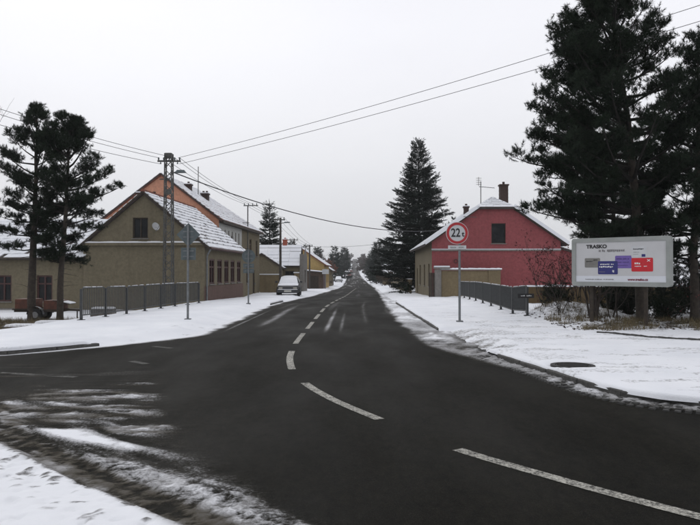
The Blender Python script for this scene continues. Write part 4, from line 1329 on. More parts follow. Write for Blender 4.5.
# ================================================================== BILLBOARD
Lp, Rp = V((6.27, 19.2, 0)), V((8.21, 17.4, 0))
bw = (Rp-Lp).length; ang_b = math.atan2(Rp.y-Lp.y, Rp.x-Lp.x)
mid = (Lp+Rp)/2
BB = thing("billboard", "white billboard with rounded grey frame and coloured cards before the pines", "billboard", (mid.x, mid.y, gz(mid.x, mid.y)), ang_b)
bz0, bz1 = 1.02, 2.34
hb = bw/2
def rrect(x0, x1, z0, z1, r, y, n=5):
    pts = []
    for cxx, czz, a0 in ((x1-r, z0+r, -90), (x1-r, z1-r, 0), (x0+r, z1-r, 90), (x0+r, z0+r, 180)):
        for k in range(n+1):
            a = R(a0 + 90*k/n); pts.append((cxx+math.cos(a)*r, y, czz+math.sin(a)*r))
    return pts
def rplate(x0, x1, z0, z1, r, ya, yb_):
    a = rrect(x0, x1, z0, z1, r, ya); b = rrect(x0, x1, z0, z1, r, yb_)
    m = MB(); m.poly(a); m.poly(b)
    for i in range(len(a)): m.poly([a[i], a[(i+1) % len(a)], b[(i+1) % len(b)], b[i]])
    return m
rplate(-hb, hb, bz0, bz1, .07, .0, .16).build("case", "board_frame", BB)
fo, fi = rrect(-hb, hb, bz0, bz1, .07, -.03), rrect(-hb+.115, hb-.115, bz0+.115, bz1-.115, .012, -.03)
fo2, fi2 = [(a, .0, c) for a, b, c in fo], [(a, -.0025, c) for a, b, c in fi]
m = MB()
for i in range(len(fo)):
    j = (i+1) % len(fo)
    m.poly([fo[i], fo[j], fi[j], fi[i]]); m.poly([fo[i], fo[j], fo2[j], fo2[i]]); m.poly([fi[i], fi[j], fi2[j], fi2[i]])
m.build("frame", "board_frame", BB)
pw_, ph_ = bw-.23, bz1-bz0-.23
px0, pz0 = -pw_/2, bz0+.115
PO = MB().poly([(px0, -.004, pz0), (px0+pw_, -.004, pz0), (px0+pw_, -.004, pz0+ph_), (px0, -.004, pz0+ph_)]).build("poster", "poster_paper", BB)
def pp_(u, v): return (px0+u*pw_, pz0+v*ph_)
def pbox(u0, u1, v0, v1, y, name, mat, r=.0):
    a, b = pp_(u0, v0); c, d = pp_(u1, v1)
    if r: o = MB().poly(rrect(a, c, b, d, r, y))
    else: o = MB().poly([(a, y, b), (c, y, b), (c, y, d), (a, y, d)])
    return o.build(name, mat, PO)
pbox(0, 1, 0, .15, -.006, "bottom_strip", "poster_strip")
cards = [("taupe_print", .105, .285, .36, .60, -.007), ("navy_print", .26, .485, .19, .52, -.009), ("lilac_print", .455, .64, .34, .65, -.008), ("red_print", .635, .865, .26, .59, -.010), ("sign_white", .635, .80, .59, .88, -.0085)]
for mt, u0, u1, v0, v1, y in cards:
    pbox(u0, u1, v0, v1, y, "card", mt, .03)
def strokes(u0, u1, v0, v1, y, mat, seed, dens=.018):
    rr = random.Random(seed); mb = MB(); u = u0
    while u < u1:
        w = rr.uniform(.5, 1.1)*dens
        if rr.random() > .12:
            a, b = pp_(u, v0 + (v1-v0)*rr.uniform(0, .25)); c, d = pp_(min(u+w*.75, u1), v1 - (v1-v0)*rr.uniform(0, .25))
            mb.poly([(a, y, b), (c, y, b), (c, y, d), (a, y, d)])
        u += w
    tag(mb.build("lettering", mat, PO), kind="stuff")
def ptext(s, u, v, size, mat, bold=0., align='LEFT', y=-.012, sx=1.):
    a, b = pp_(u, v)
    text_mesh("lettering", s, size, mat, PO, (a, y, b), (R(90), 0, 0), align, bold, sx)
ptext("TRASKO", .125, .885, .135, "black_print", .006, sx=1.12)
# little winged triangle of the logo, ahead of the name
strokes(.27, .56, .745, .81, -.012, "grey_print", 1, .020)
strokes(.125, .20, .50, .53, -.012, "black_print", 2, .02); strokes(.125, .24, .445, .465, -.012, "grey_print", 3); strokes(.21, .26, .535, .57, -.012, "black_print", 30, .02)
strokes(.275, .44, .425, .455, -.012, "white_print", 4); strokes(.275, .43, .355, .40, -.012, "white_print", 5, .024); strokes(.275, .34, .24, .26, -.012, "grey_print", 6)
strokes(.425, .445, .235, .30, -.012, "white_print", 7, .012)
strokes(.475, .61, .555, .59, -.012, "violet_text", 8); strokes(.475, .61, .475, .50, -.012, "violet_text", 9); strokes(.475, .60, .40, .42, -.012, "violet_text", 31)
strokes(.67, .76, .43, .48, -.012, "white_print", 10, .024); strokes(.67, .80, .375, .40, -.012, "white_print", 11)
ax, az = pp_(.80, .50); bx_, bz_ = pp_(.835, .555)
MB().poly([(ax, -.013, az), (ax+.022, -.013, az), (bx_+.01, -.013, bz_), (bx_-.012, -.013, bz_)]).poly([(ax, -.0132, bz_), (ax+.022, -.0132, bz_), (bx_+.01, -.0132, az), (bx_-.012, -.0132, az)]).build("cross_emblem", "white_print", PO)
strokes(.655, .77, .79, .82, -.012, "black_print", 12); strokes(.655, .72, .72, .735, -.012, "grey_print", 13); strokes(.655, .71, .67, .685, -.012, "grey_print", 14)
pbox(.745, .785, .615, .68, -.012, "emblem", "navy_print")
strokes(.10, .44, .05, .075, -.012, "grey_print", 15, .012)
ptext("www.trasko.cz", .595, .063, .088, "maroon_text", .004, sx=.98)
for x in (-.85, .62):
    MB().box(x-.04, x+.04, .17, .25, -.4, bz1-.1).build("post", "dark_wood", BB)
MB().box(-hb+.1, hb-.1, .16, .20, bz0+.25, bz0+.33).build("back_rail", "mast_steel", BB)

# ================================================================== MAST, POLES, WIRES
MX, MY = -8.8, 33.0
mz = gz(MX, MY)
LM = thing("lattice_mast", "grey steel lattice power mast with street lamp beside the olive house", "power mast", (MX, MY, mz), 0)
HM = 7.35 - mz
def mw(z): return .215 - .055*z/HM
for sx in (-1, 1):
    for sy in (-1, 1):
        MB().bar((sx*mw(0), sy*mw(0), -.4), (sx*mw(HM), sy*mw(HM), HM), .05).build("leg", "mast_steel", LM)
for ax_ in range(4):
    lc = MB(); z = .1; sd = 1
    while z < HM-.35:
        z2 = z+.36
        def c_(s, zz):
            w = mw(zz)
            return [(s*w, -w, zz), (w, s*w, zz), (-s*w, w, zz), (-w, -s*w, zz)][ax_]
        lc.bar(c_(sd, z), c_(-sd, z2), .045, .03); sd = -sd; z = z2
    lc.build("lacing", "mast_steel", LM)
MB().box(-.15, .15, -.15, .15, HM-.22, HM+.02).build("head_plate", "mast_steel", LM)
MB().bar((-.55, 0, HM-.36), (.57, 0, HM-.36), .08).build("crossarm", "mast_steel", LM)
for x in (-.5, -.25, .28, .52):
    MB().tube([(x, 0, HM-.32), (x, 0, HM-.26), (x, 0, HM-.18)], [.02, .045, .03], 8).build("insulator", "sign_back", LM)
for x in (-.4, .42):
    MB().tube([(x, 0, HM-.4), (x, 0, HM-.5)], [.02, .04], 8).build("insulator", "sign_back", LM)
MB().tube([(.1, -.1, HM-1.02), (.42, -.2, HM-.90)], .028, 6).build("lamp_arm", "mast_steel", LM)
MB().hexa([(.38, -.34, HM-.97), (.9, -.36, HM-.96), (.9, -.12, HM-.96), (.38, -.12, HM-.97), (.46, -.29, HM-.83), (.8, -.29, HM-.83), (.8, -.17, HM-.83), (.46, -.17, HM-.83)]).build("lamp_head", "sign_back", LM)
MB().bar((-.45, 0, HM-1.25), (.05, 0, HM-1.22), .05).build("stay_arm", "mast_steel", LM)
MB().box(-.1, .2, -.3, -.18, HM-2.0, HM-1.75).build("fuse_box", "mast_steel", LM)

def wood_pole(x, y, h, label, arm=1.0, lamp=0, r=.12, side=1):
    z = gz(x, y)
    o = thing("utility_pole", label, "utility pole", (x, y, z), 0)
    MB().tube([(0, 0, -.4), (0, 0, h)], [r, r*.7], 8).build("pole", "pole_wood", o)
    if arm:
        MB().bar((-arm*.75, -.02, h-.18), (arm*.4, -.02, h-.18), .09).build("crossarm", "mast_steel", o)
        for k in range(3): MB().tube([(-arm*.7+k*arm*.5, -.02, h-.14), (-arm*.7+k*arm*.5, -.02, h+.03)], .04, 6).build("insulator", "sign_back", o)
    if lamp:
        MB().tube([(0, -.05, h-.5), (.4*side, -.1, h-.42)], .03, 6).build("lamp_arm", "mast_steel", o)
        MB().hexa([(.3*side, -.2, h-.47), (.85*side, -.2, h-.44), (.85*side, .02, h-.44), (.3*side, .02, h-.47), (.36*side, -.16, h-.36), (.78*side, -.16, h-.36), (.78*side, -.03, h-.36), (.36*side, -.03, h-.36)]).build("lamp_head", "sign_back", o)
    return o
wood_pole(-5.95, 58.2, 6.45, "dark wooden pole with street lamp rising behind the parked snowy car", 1.0, 1)
wood_pole(-5.05, 85.0, 5.5, "dark wooden pole with crossarm beside the yellow house", 1.0, 0)
wood_pole(-6.9, 84.0, 6.2, "dark wooden pole with crossarm standing behind the dormer house roof", 1.3, 0)
wood_pole(-3.1, 125., 5.6, "slim pole with small lamp by the rust coloured shrubs", 0, 1, .10)
wood_pole(17.8, 17.6, 11.6, "tall wooden power pole standing beyond the right pines", 1.6, 0, .16)
wood_pole(-17.0, 23.0, 9.2, "tall wooden power pole standing left of the two pines", 1.4, 0, .16)
wood_pole(9.0, 47.0+13, 6.0, "wooden pole behind the pink house holding the cable across the road", .8, 0, .12)

def wire(a, b, sag, r, label, group="overhead wires"):
    a = V(a); b = V(b); pts = []
    for k in range(25):
        f = k/24; p = a.lerp(b, f); p.z -= sag*4*f*(1-f); pts.append(p)
    o = MB().tube(pts, r, 5, False).build("overhead_wire", "wire")
    tag(o, label, "wire", group)
mt = mz + HM - .2
for q, x, z0, z1 in (("outer upper", -.5, mt, 8.9), ("inner upper", .28, mt, 8.85), ("lowest", -.4, mt-.3, 8.35)):
    lw = q + " thin wire from the lattice mast to the pole left of the pines"
    wire((MX+x, MY, z0), (-17+x, 23, z1), .25, .011, lw, "wires left of the lattice mast")
lw = "thin power wire crossing the sky from the lattice mast over the right pines"
wire((MX+.45, MY, mt), (17.5, 17.6, 11.35), .35, .010, "upper of two thin wires crossing the sky from the lattice mast over the right pines", "wires over the road")
wire((MX+.5, MY, mt-.3), (17.9, 17.6, 10.85), .30, .010, "lower of two thin wires crossing the sky from the lattice mast over the right pines", "wires over the road")
b0 = H2.matrix_basis @ V((h2+.2, 8.6, 7.0))
for k, x in enumerate((-.25, .28, .52)):
    lw = ("inner", "middle", "road-side")[k] + " thin wire between the lattice mast and the roof bracket of the orange-gabled house"
    wire((MX+x, MY, mt), tuple(b0 + V((k*.33-.3, 0, 0))), .22, .011, lw, "wires to the roof bracket")
for k in range(3):
    lw = ("inner", "middle", "road-side")[k] + " thin wire from the roof bracket along the street to the lamp pole"
    wire(tuple(b0 + V((k*.33-.3, 0, 0))), (-6.6+k*.5, 58.2, gz(-5.9, 58.2)+6.45), .12, .011, lw, "wires along the left houses")
for k in range(3):
    lw = ("inner", "middle", "road-side")[k] + " thin wire running from the lamp pole on past the dormer house"
    wire((-6.6+k*.5, 58.2, gz(-5.9, 58.2)+6.45), (-5.7+k*.5, 85, gz(-5, 85)+5.45), .3, .011, lw, "wires along the left houses")
wire((MX+.3, MY-.2, mz+HM-.95), (9.0, 60.0, 5.4), 1.15, .028, "thick twisted black cable hanging across the street towards the spruce", "cables across the road")
wire((-4.9, 85, gz(-5, 85)+5.3), (9.0, 88.0, 6.2), .5, .016, "faint cable crossing the street beyond the spruce", "cables across the road")

# ================================================================== VEHICLES
def loft(stations, mat, name, parent, smooth=True):
    mb = MB(); n = len(stations[0])
    for st in stations: mb.v += [tuple(p) for p in st]
    for i in range(len(stations)-1):
        for k in range(n):
            k2 = (k+1) % n
            mb.f.append((i*n+k, i*n+k2, (i+1)*n+k2, (i+1)*n+k)); mb.mi.append(0)
    mb.f.append(tuple(reversed(range(n)))); mb.mi.append(0)
    e = (len(stations)-1)*n
    mb.f.append(tuple(e+k for k in range(n))); mb.mi.append(0)
    return mb.build(name, mat, parent, False)

def make_car(name, label, paint, loc, rz, snow=True, lights="lamp_lens", group=None):
    c = thing(name, label, "car", loc, rz, group)
    def ring(y, w, z0, z1, zt=None):
        return [(-w*.93, y, z0), (-w, y, z0+.12), (-w, y, (z0+z1)/2+.05), (-w*.93, y, z1), (-w*.5, y, z1+.035), (w*.5, y, z1+.035), (w*.93, y, z1), (w, y, (z0+z1)/2+.05), (w, y, z0+.12), (w*.93, y, z0)]
    body = [ring(-1.98, .66, .34, .60), ring(-1.93, .76, .26, .68), ring(-1.75, .80, .22, .74), ring(-1.0, .82, .20, .86), ring(-.3, .83, .2, .90),
            ring(1.2, .83, .2, .92), ring(1.7, .81, .22, .92), ring(1.92, .78, .26, .88), ring(1.98, .70, .34, .80)]
    bo = loft(body, paint, "body", c)
    def cr_(y, wb, wt, zb_, zt):
        return [(-wb, y, zb_), (-wt, y, zt-.03), (-wt*.8, y, zt), (wt*.8, y, zt), (wt, y, zt-.03), (wb, y, zb_)]
    cab = [cr_(-1.02, .76, .74, .84, .875), cr_(-.28, .79, .60, .88, 1.38), cr_(.1, .79, .60, .88, 1.42), cr_(1.0, .79, .60, .9, 1.40), cr_(1.25, .79, .59, .9, 1.35), cr_(1.85, .76, .68, .88, .95)]
    cabin = loft(cab, paint, "cabin", c)
    MB().poly([(-.67, -.955, .93), (.67, -.955, .93), (.57, -.315, 1.355), (-.57, -.315, 1.355)]).build("windscreen", "glass", c)
    MB().poly([(-.66, 1.80, .99), (.66, 1.80, .99), (.56, 1.30, 1.32), (-.56, 1.30, 1.32)]).build("rear_window", "glass", c)
    for s in (-1, 1):
        MB().poly([(s*.797, -.62, .93), (s*.80, .22, .95), (s*.625, .20, 1.35), (s*.625, -.22, 1.33)]).build("side_window", "glass", c)
        MB().poly([(s*.80, .32, .95), (s*.80, 1.35, .97), (s*.63, 1.12, 1.33), (s*.625, .30, 1.35)]).build("side_window", "glass", c)
        MB().hexa([(s*.82, -.72, .95), (s*1.0, -.70, .95), (s*1.0, -.60, .95), (s*.82, -.60, .95), (s*.82, -.72, 1.09), (s*.99, -.70, 1.09), (s*.99, -.60, 1.09), (s*.82, -.60, 1.09)]).build("mirror", "car_dark", c)
        MB().box(s*.52-.14, s*.52+.14, -2.0, -1.93, .52, .66).build("headlight", lights, c)
        MB().box(s*.60-.12, s*.60+.12, 1.95, 2.0, .58, .78).build("taillight", "sign_red", c)
        for y in (-1.25, 1.2):
            wh = MB().disc((s*.76, y, .29), (1, 0, 0), 0, .29, .18, 24).build("wheel", "rubber", c)
            MB().disc((s*.76+s*.093, y, .29), (1, 0, 0), 0, .18, .02, 18).build("rim", "rim_steel", wh)
            MB().disc((s*.74, y, .31), (1, 0, 0), 0, .345, .19, 24).build("wheel_arch", "rubber", c)
    MB().box(-.78, .78, -2.06, -1.9, .28, .47).build("front_bumper", "car_dark", c)
    MB().box(-.78, .78, 1.9, 2.06, .30, .50).build("rear_bumper", "car_dark", c)
    MB().box(-.36, .36, -1.995, -1.95, .535, .65).build("grille", "car_dark", c)
    MB().box(-.26, .26, -2.075, -2.05, .32, .43).build("number_plate", "plate", c)
    if snow:
        def snowp(nm, q, h):
            # q: 4 corners; draped lumpy sheet
            a, b, cc_, d = [V(p) for p in q]; n = 7
            mb = MB(); nr = (b-a).cross(d-a).normalized()
            if nr.z < 0: nr = -nr
            P = {}
            for i in range(n+1):
                for j in range(n+1):
                    u, v = i/n, j/n
                    p = a.lerp(b, u).lerp(d.lerp(cc_, u), v)
                    e = min(u, 1-u, v, 1-v)
                    P[i, j] = p + nr*(h*(.25 + min(1, e*5)*.75)*(0.85+.3*random.random()) if 0 < i < n and 0 < j < n else -.004)
            for i in range(n):
                for j in range(n): mb.poly([P[i, j], P[i+1, j], P[i+1, j+1], P[i, j+1]])
            mb.build(nm, "snow", c, True)
        snowp("bonnet_snow", [(-.72, -1.82, .775), (.72, -1.82, .775), (.74, -1.0, .905), (-.74, -1.0, .905)], .06)
        snowp("windscreen_snow", [(-.69, -.985, .92), (.69, -.985, .92), (.57, -.30, 1.385), (-.57, -.30, 1.385)], .03)
        snowp("roof_snow", [(-.57, -.30, 1.40), (.57, -.30, 1.40), (.57, 1.26, 1.375), (-.57, 1.26, 1.375)], .08)
        snowp("rear_snow", [(-.56, 1.27, 1.36), (.56, 1.27, 1.36), (.68, 1.84, .965), (-.68, 1.84, .965)], .04)
        MB().box(-.7, .7, -2.06, -1.93, .473, .51).build("bumper_snow", "snow", c)
    return c
car_z = float(zr(50)) + .03
make_car("parked_car", "dark hatchback thickly covered in snow parked before the dormer house", "car_dark", (-4.55, 51.0, car_z+.05), R(2), True)
make_car("parked_car", "snow covered pale car parked on the verge far up the street", "car_light", (-2.75, 163.0, float(zr(163))+.08), R(0), True)
make_car("oncoming_car", "red car with headlights lit coming down the far hill", "car_red", (-.3, 262.0, float(zr(262))+.02), 0, False, "headlight_lit")
make_car("oncoming_car", "dark red car following farther up the far hill", "car_red", (.6, 380.0, float(zr(380))+.02), 0, False, "headlight_lit")

# trailer and slabs in the lower yard on the left
tx, ty = -12.35, 27.9
tz = gz(tx, ty)
TR = thing("cart_trailer", "small rusty orange cart trailer with drawbar parked behind the pines", "trailer", (tx, ty, tz), R(4))
MB().box(-1.15, -.40, -.45, .45, .50, .88).build("side_box", "orange_paint", TR)
MB().box(-.05, .65, -.40, .40, .42, .82).build("front_box", "orange_paint", TR)
MB().box(-1.2, .7, -.42, .42, .36, .46).build("chassis", "dark_wood", TR)
MB().box(-1.25, -.36, -.48, .48, .44, .50).build("bed_frame", "dark_wood", TR)
for y in (-.52, .52):
    wh = MB().disc((-.32, y, .25), (0, 1, 0), 0, .26, .15, 24).build("wheel", "rubber", TR)
    MB().disc((-.32, y-.08, .25), (0, 1, 0), 0, .13, .02, 16).build("rim", "rim_steel", wh)
    fdr = MB(); prev = None
    for k in range(9):
        a = R(k*22.5); q = [(-.32+math.cos(a)*.32, y-.1, .27+math.sin(a)*.32), (-.32+math.cos(a)*.32, y+.1, .27+math.sin(a)*.32)]
        if prev: fdr.poly([prev[0], q[0], q[1], prev[1]])
        prev = q
    fdr.build("mudguard", "galvanised", TR)
MB().bar((.6, 0, .42), (1.25, 0, .40), .07).bar((.62, -.3, .42), (1.2, 0, .41), .06).bar((.62, .3, .42), (1.2, 0, .41), .06).build("drawbar", "dark_wood", TR)
MB().tube([(1.15, 0, .40), (1.15, 0, 0)], .03, 6).build("jack_leg", "mast_steel", TR)
MB().hexa([(.3, -.4, .80), (.95, -.4, .66), (.95, .4, .66), (.3, .4, .80), (.3, -.4, .83), (.95, -.4, .69), (.95, .4, .69), (.3, .4, .83)]).build("front_flap", "dark_wood", TR)
MB().hexa([(.45, -.38, .80), (.98, -.38, .688), (.98, .38, .688), (.45, .38, .80), (.45, -.36, .835), (.95, -.36, .725), (.95, .36, .725), (.45, .36, .835)]).build("flap_snow", "snow", TR)
def slab(x, y, lx, ly, h, rz, label):
    o = thing("concrete_slab", label, "slab", (x, y, gz(x, y)), rz, "slabs lying in the yard")
    MB().box(-lx, lx, -ly, ly, -.1, h).build("slab", "slab", o)
    MB().hexa([(-lx+.02, -ly+.02, h), (lx-.02, -ly+.02, h), (lx-.02, ly-.02, h), (-lx+.02, ly-.02, h), (-lx+.06, -ly+.06, h+.07), (lx-.06, -ly+.06, h+.07), (lx-.06, ly-.06, h+.07), (-lx+.06, ly-.06, h+.07)]).build("snow_cap", "snow", o)
slab(-10.6, 24.3, .55, .35, .14, R(8), "snowy flat slab stacked near the right pine trunk, upper one")
slab(-11.0, 23.1, .6, .33, .12, R(-4), "snowy flat slab lying below the left pine trunk, lower one")
slab(-10.35, 28.6, .45, .3, .42, R(3), "snow capped dark block against the olive wall beside the railing")

# ================================================================== VEGETATION
NR = np.random.RandomState
def brush(n, L, spread, nl, nw, rs):
    """one needle shoot along +z: n thin triangles"""
    a = rs.rand(n)*L; az = rs.rand(n)*6.2832
    ph = np.radians(spread[0] + rs.rand(n)*(spread[1]-spread[0])); ph = ph*(1 - .55*(a/L)**2)
    ln = nl*(.7+.6*rs.rand(n))
    rad = np.stack([np.cos(az), np.sin(az), 0*az], -1)
    d = rad*np.sin(ph)[:, None] + np.array([0, 0, 1])*np.cos(ph)[:, None]
    tan = np.stack([-np.sin(az), np.cos(az), 0*az], -1)
    b = np.stack([0*a, 0*a, a], -1)
    w = nw*(.7+.6*rs.rand(n))[:, None]
    tw = rs.rand(n)[:, None]*2-1
    side = tan*np.sqrt(np.maximum(0, 1-tw*tw)) + np.cross(d, tan)*tw
    return np.stack([b - side*w/2, b + side*w/2, b + d*ln[:, None]], 1)

def place_shoots(pos, dirs, scl, protos, rs):
    out = []
    which = rs.randint(0, len(protos), len(pos))
    for k, pr in enumerate(protos):
        m = which == k
        if not m.any(): continue
        p, d, s = pos[m], dirs[m], scl[m]
        d = d/np.linalg.norm(d, axis=1, keepdims=True)
        ref = rs.randn(len(p), 3)
        x = ref - d*(ref*d).sum(1, keepdims=True); x /= np.linalg.norm(x, axis=1, keepdims=True)
        y = np.cross(d, x)
        M = np.stack([x, y, d], 1)                      # rows: basis
        T = np.einsum('nvc,mck->mnvk', pr, M)*s[:, None, None, None] + p[:, None, None, :]
        out.append(T.reshape(-1, 3, 3))
    return np.concatenate(out)

def limb_tube(mb, pts, r0, r1, n=4):
    mb.tube(pts, list(np.linspace(r0, r1, len(pts))), n, False)

def bent(p, d, L, up, n, rs, wob=.08):
    pts = [np.array(p, float)]; d = np.array(d, float); d /= np.linalg.norm(d)
    for k in range(n):
        d = d + np.array([0, 0, up/n]) + rs.randn(3)*wob
        d /= np.linalg.norm(d)
        pts.append(pts[-1] + d*L/n)
    return pts, d

PINE_P = [brush(31, .13, (15, 88), .095, .0115, NR(k)) for k in range(4)]
PINE_FAR = [brush(20, .20, (22, 62), .13, .03, NR(k+9)) for k in range(3)]
SPR_P = [brush(22, .26, (35, 65), .055, .020, NR(k+20)) for k in range(4)]
FAR_P = [brush(9, .55, (25, 70), .28, .10, NR(k+40)) for k in range(4)]

def pine(label, x, y, H, z0, lean, Rf, seed, step=.36, per=4.6, shoots=6, dens=1., group="pines", frost=.0, r_trunk=.17, protos=PINE_P, dead=True, rs_scale=1., full=None):
    rs = NR(seed)
    zb_ = gz(x, y)
    root = thing("pine_tree", label, "tree", (x, y, zb_), 0, group)
    kn = [np.array([0, 0, -.3]), np.array([lean[0]*.1, lean[1]*.1, H*.25]), np.array([lean[0]*.42+.05, lean[1]*.4, H*.55]), np.array([lean[0]*.8, lean[1]*.8, H*.82]), np.array([lean[0], lean[1], H])]
    zk = [k[2] for k in kn]
    def axis(z): return np.array([np.interp(z, zk, [k[0] for k in kn]), np.interp(z, zk, [k[1] for k in kn]), z])
    tp = [axis(z) + np.append(rs.randn(2)*.012, 0) for z in np.linspace(-.3, H-.2, 16)]
    trad = [r_trunk*(1.25 if i == 0 else 1)*(1 - .86*(i/15)**1.15) for i in range(16)]
    MB().tube(tp, trad, 10, False).build("trunk", "bark", root, True)
    lm = MB(); pos = []; dr = []; sc = []
    z = z0
    az0 = rs.rand()*6.28
    while z < H-.15:
        f = (z-z0)/(H-z0)
        nb = max(3, int(rs.poisson(per)))
        az0 += rs.rand()*2
        for b in range(nb + (0 if full is None else 2)):
            az = az0 + b*6.283/nb + rs.randn()*.3
            if b >= nb: az = full + rs.randn()*.45
            Rl = Rf(z, az)*(.82 + .2*rs.rand()) if b >= nb else Rf(z, az)*(.70 + .36*rs.rand()) if rs.rand() > .2 else Rf(z, az)*(.3+.3*rs.rand())
            if Rl < .12: Rl = .12
            el = np.radians(-8 + 60*f**1.6 + rs.randn()*8)
            d = np.array([np.cos(az)*np.cos(el), np.sin(az)*np.cos(el), np.sin(el)])
            zz = z + rs.randn()*.06
            pts, de = bent(axis(zz), d, Rl, .55, 6, rs, .07)
            limb_tube(lm, pts, max(.012, .030*Rl**.6), .006)
            nsub = max(2, int(round(Rl*2.9*dens)))
            tips = [(pts[-1], de)]
            for s in range(nsub):
                u = .30 + .68*(s+rs.rand()*.7)/nsub
                i = min(5, int(u*6)); q = pts[i] + (pts[i+1]-pts[i])*(u*6-i)
                dd = pts[i+1]-pts[i]; dd = dd/np.linalg.norm(dd)
                side = np.cross(dd, [0, 0, 1]); side /= (np.linalg.norm(side)+1e-6)
                sg = 1 if s % 2 else -1
                ds = dd*.7 + side*sg*(.55+.4*rs.rand()) + np.array([0, 0, .15+.3*rs.rand()])
                ls = (.22 + .42*(1-u))*min(1.1, .45+Rl*.35)*(.7+.5*rs.rand())
                sp, se = bent(q, ds, ls, .5, 3, rs, .1)
                limb_tube(lm, sp, .009, .004, 3)
                tips.append((sp[-1], se))
                if ls > .38: tips.append((sp[2], se))
            for tpnt, td in tips:
                ns = max(2, int(rs.poisson(shoots)))
                for j in range(ns):
                    dv = td*.45 + rs.randn(3)*.6 + np.array([0, 0, .4])
                    pos.append(tpnt + rs.randn(3)*np.array([.085, .085, .05]) - td*.08*rs.rand()); dr.append(dv); sc.append((.75+.55*rs.rand())*rs_scale)
        z += step*(.7+.6*rs.rand())
    if dead:
        zz = max(1.2, z0*.45)
        while zz < z0:
            az = rs.rand()*6.28
            d = [np.cos(az), np.sin(az), .1]
            pts, _ = bent(axis(zz), d, .3+.6*rs.rand(), -.2, 4, rs, .15); limb_tube(lm, pts, .012, .004, 3)
            zz += .18
    lm.build("limbs", "bark_dark", root)
    pos = np.array(pos); dr = np.array(dr); sc = np.array(sc)
    T = place_shoots(pos, dr, sc, protos, rs)
    mi = None; mats = ["needles"]
    tri_mesh("crown", T, mats, root, mi)
    return root

# big pine behind the billboard and its neighbours
RpZ = pchip([(1.9, 1.7), (2.5, 3.0), (3.2, 3.2), (4.5, 3.4), (5.0, 3.25), (6.1, 2.5), (7.0, 2.3), (7.6, 1.95), (8.4, 1.4), (9.3, .9), (9.9, .35)])
def big_R(z, az):
    front = max(0, -math.sin(az))*(1 - min(1, max(0, (z-2.6)/1.6)))
    return float(RpZ(z))*(1.0 + .04*math.cos(az-math.pi))*(1-.85*front)
pine("tall dark pine with leaning trunk rising directly behind the billboard", 8.3, 19.35, 9.9, 2.2, (-.85, .2), big_R, 11, step=.39, per=4.3, shoots=15, dens=1.1, full=math.pi, group="pines on the right", r_trunk=.17)
Rq = pchip([(1.2, 1.4), (2.5, 2.1), (4.5, 2.0), (6.0, 1.35), (7.0, .85), (7.7, .5), (8.2, .2)])
PINE2 = pine("shorter bushy pine standing just right of the billboard", 9.75, 19.3, 8.2, 1.5, (.25, .1), lambda z, a: float(Rq(z)), 12, step=.42, per=4.6, shoots=13, group="pines on the right", r_trunk=.13)
for lb, x, y, rz, sc_p in (("dark pine farther right beside the inner footpath", 12.3, 20.6, 2.1, 1.06), ("slender pine growing behind the billboard pine near the ochre wall", 9.9, 25.5, 4.0, .93)):
    t = copy_tree(PINE2)
    t.location = (x, y, gz(x, y)); t.rotation_euler = (0, 0, rz); t.scale = (sc_p,)*3
    t['label'] = lb
# two pines in the yard on the left
Ra = pchip([(2.6, .8), (3.4, 1.6), (4.6, 1.85), (5.8, 1.75), (7.0, 1.35), (7.9, .7), (8.5, .25)])
pine("straight dark pine beside the orange trailer, the left one of two", -12.8, 27.4, 8.5, 2.95, (.12, .1), lambda z, a: float(Ra(z)), 14, step=.36, per=4.4, shoots=16, dens=1.2, group="yard pines", r_trunk=.18)
Rb = pchip([(1.6, .6), (2.6, 1.1), (3.6, 1.65), (4.6, 1.95), (5.8, 1.65), (6.9, 1.3), (7.6, .8), (8.0, .25)])
pine("dark pine with slanting trunk beside the railing, the right one of two", -11.5, 27.0, 8.0, 2.35, (.35, .1), lambda z, a: float(Rb(z))*(1+.15*math.cos(a)), 15, step=.36, per=4.4, shoots=16, dens=1.2, group="yard pines", r_trunk=.14)

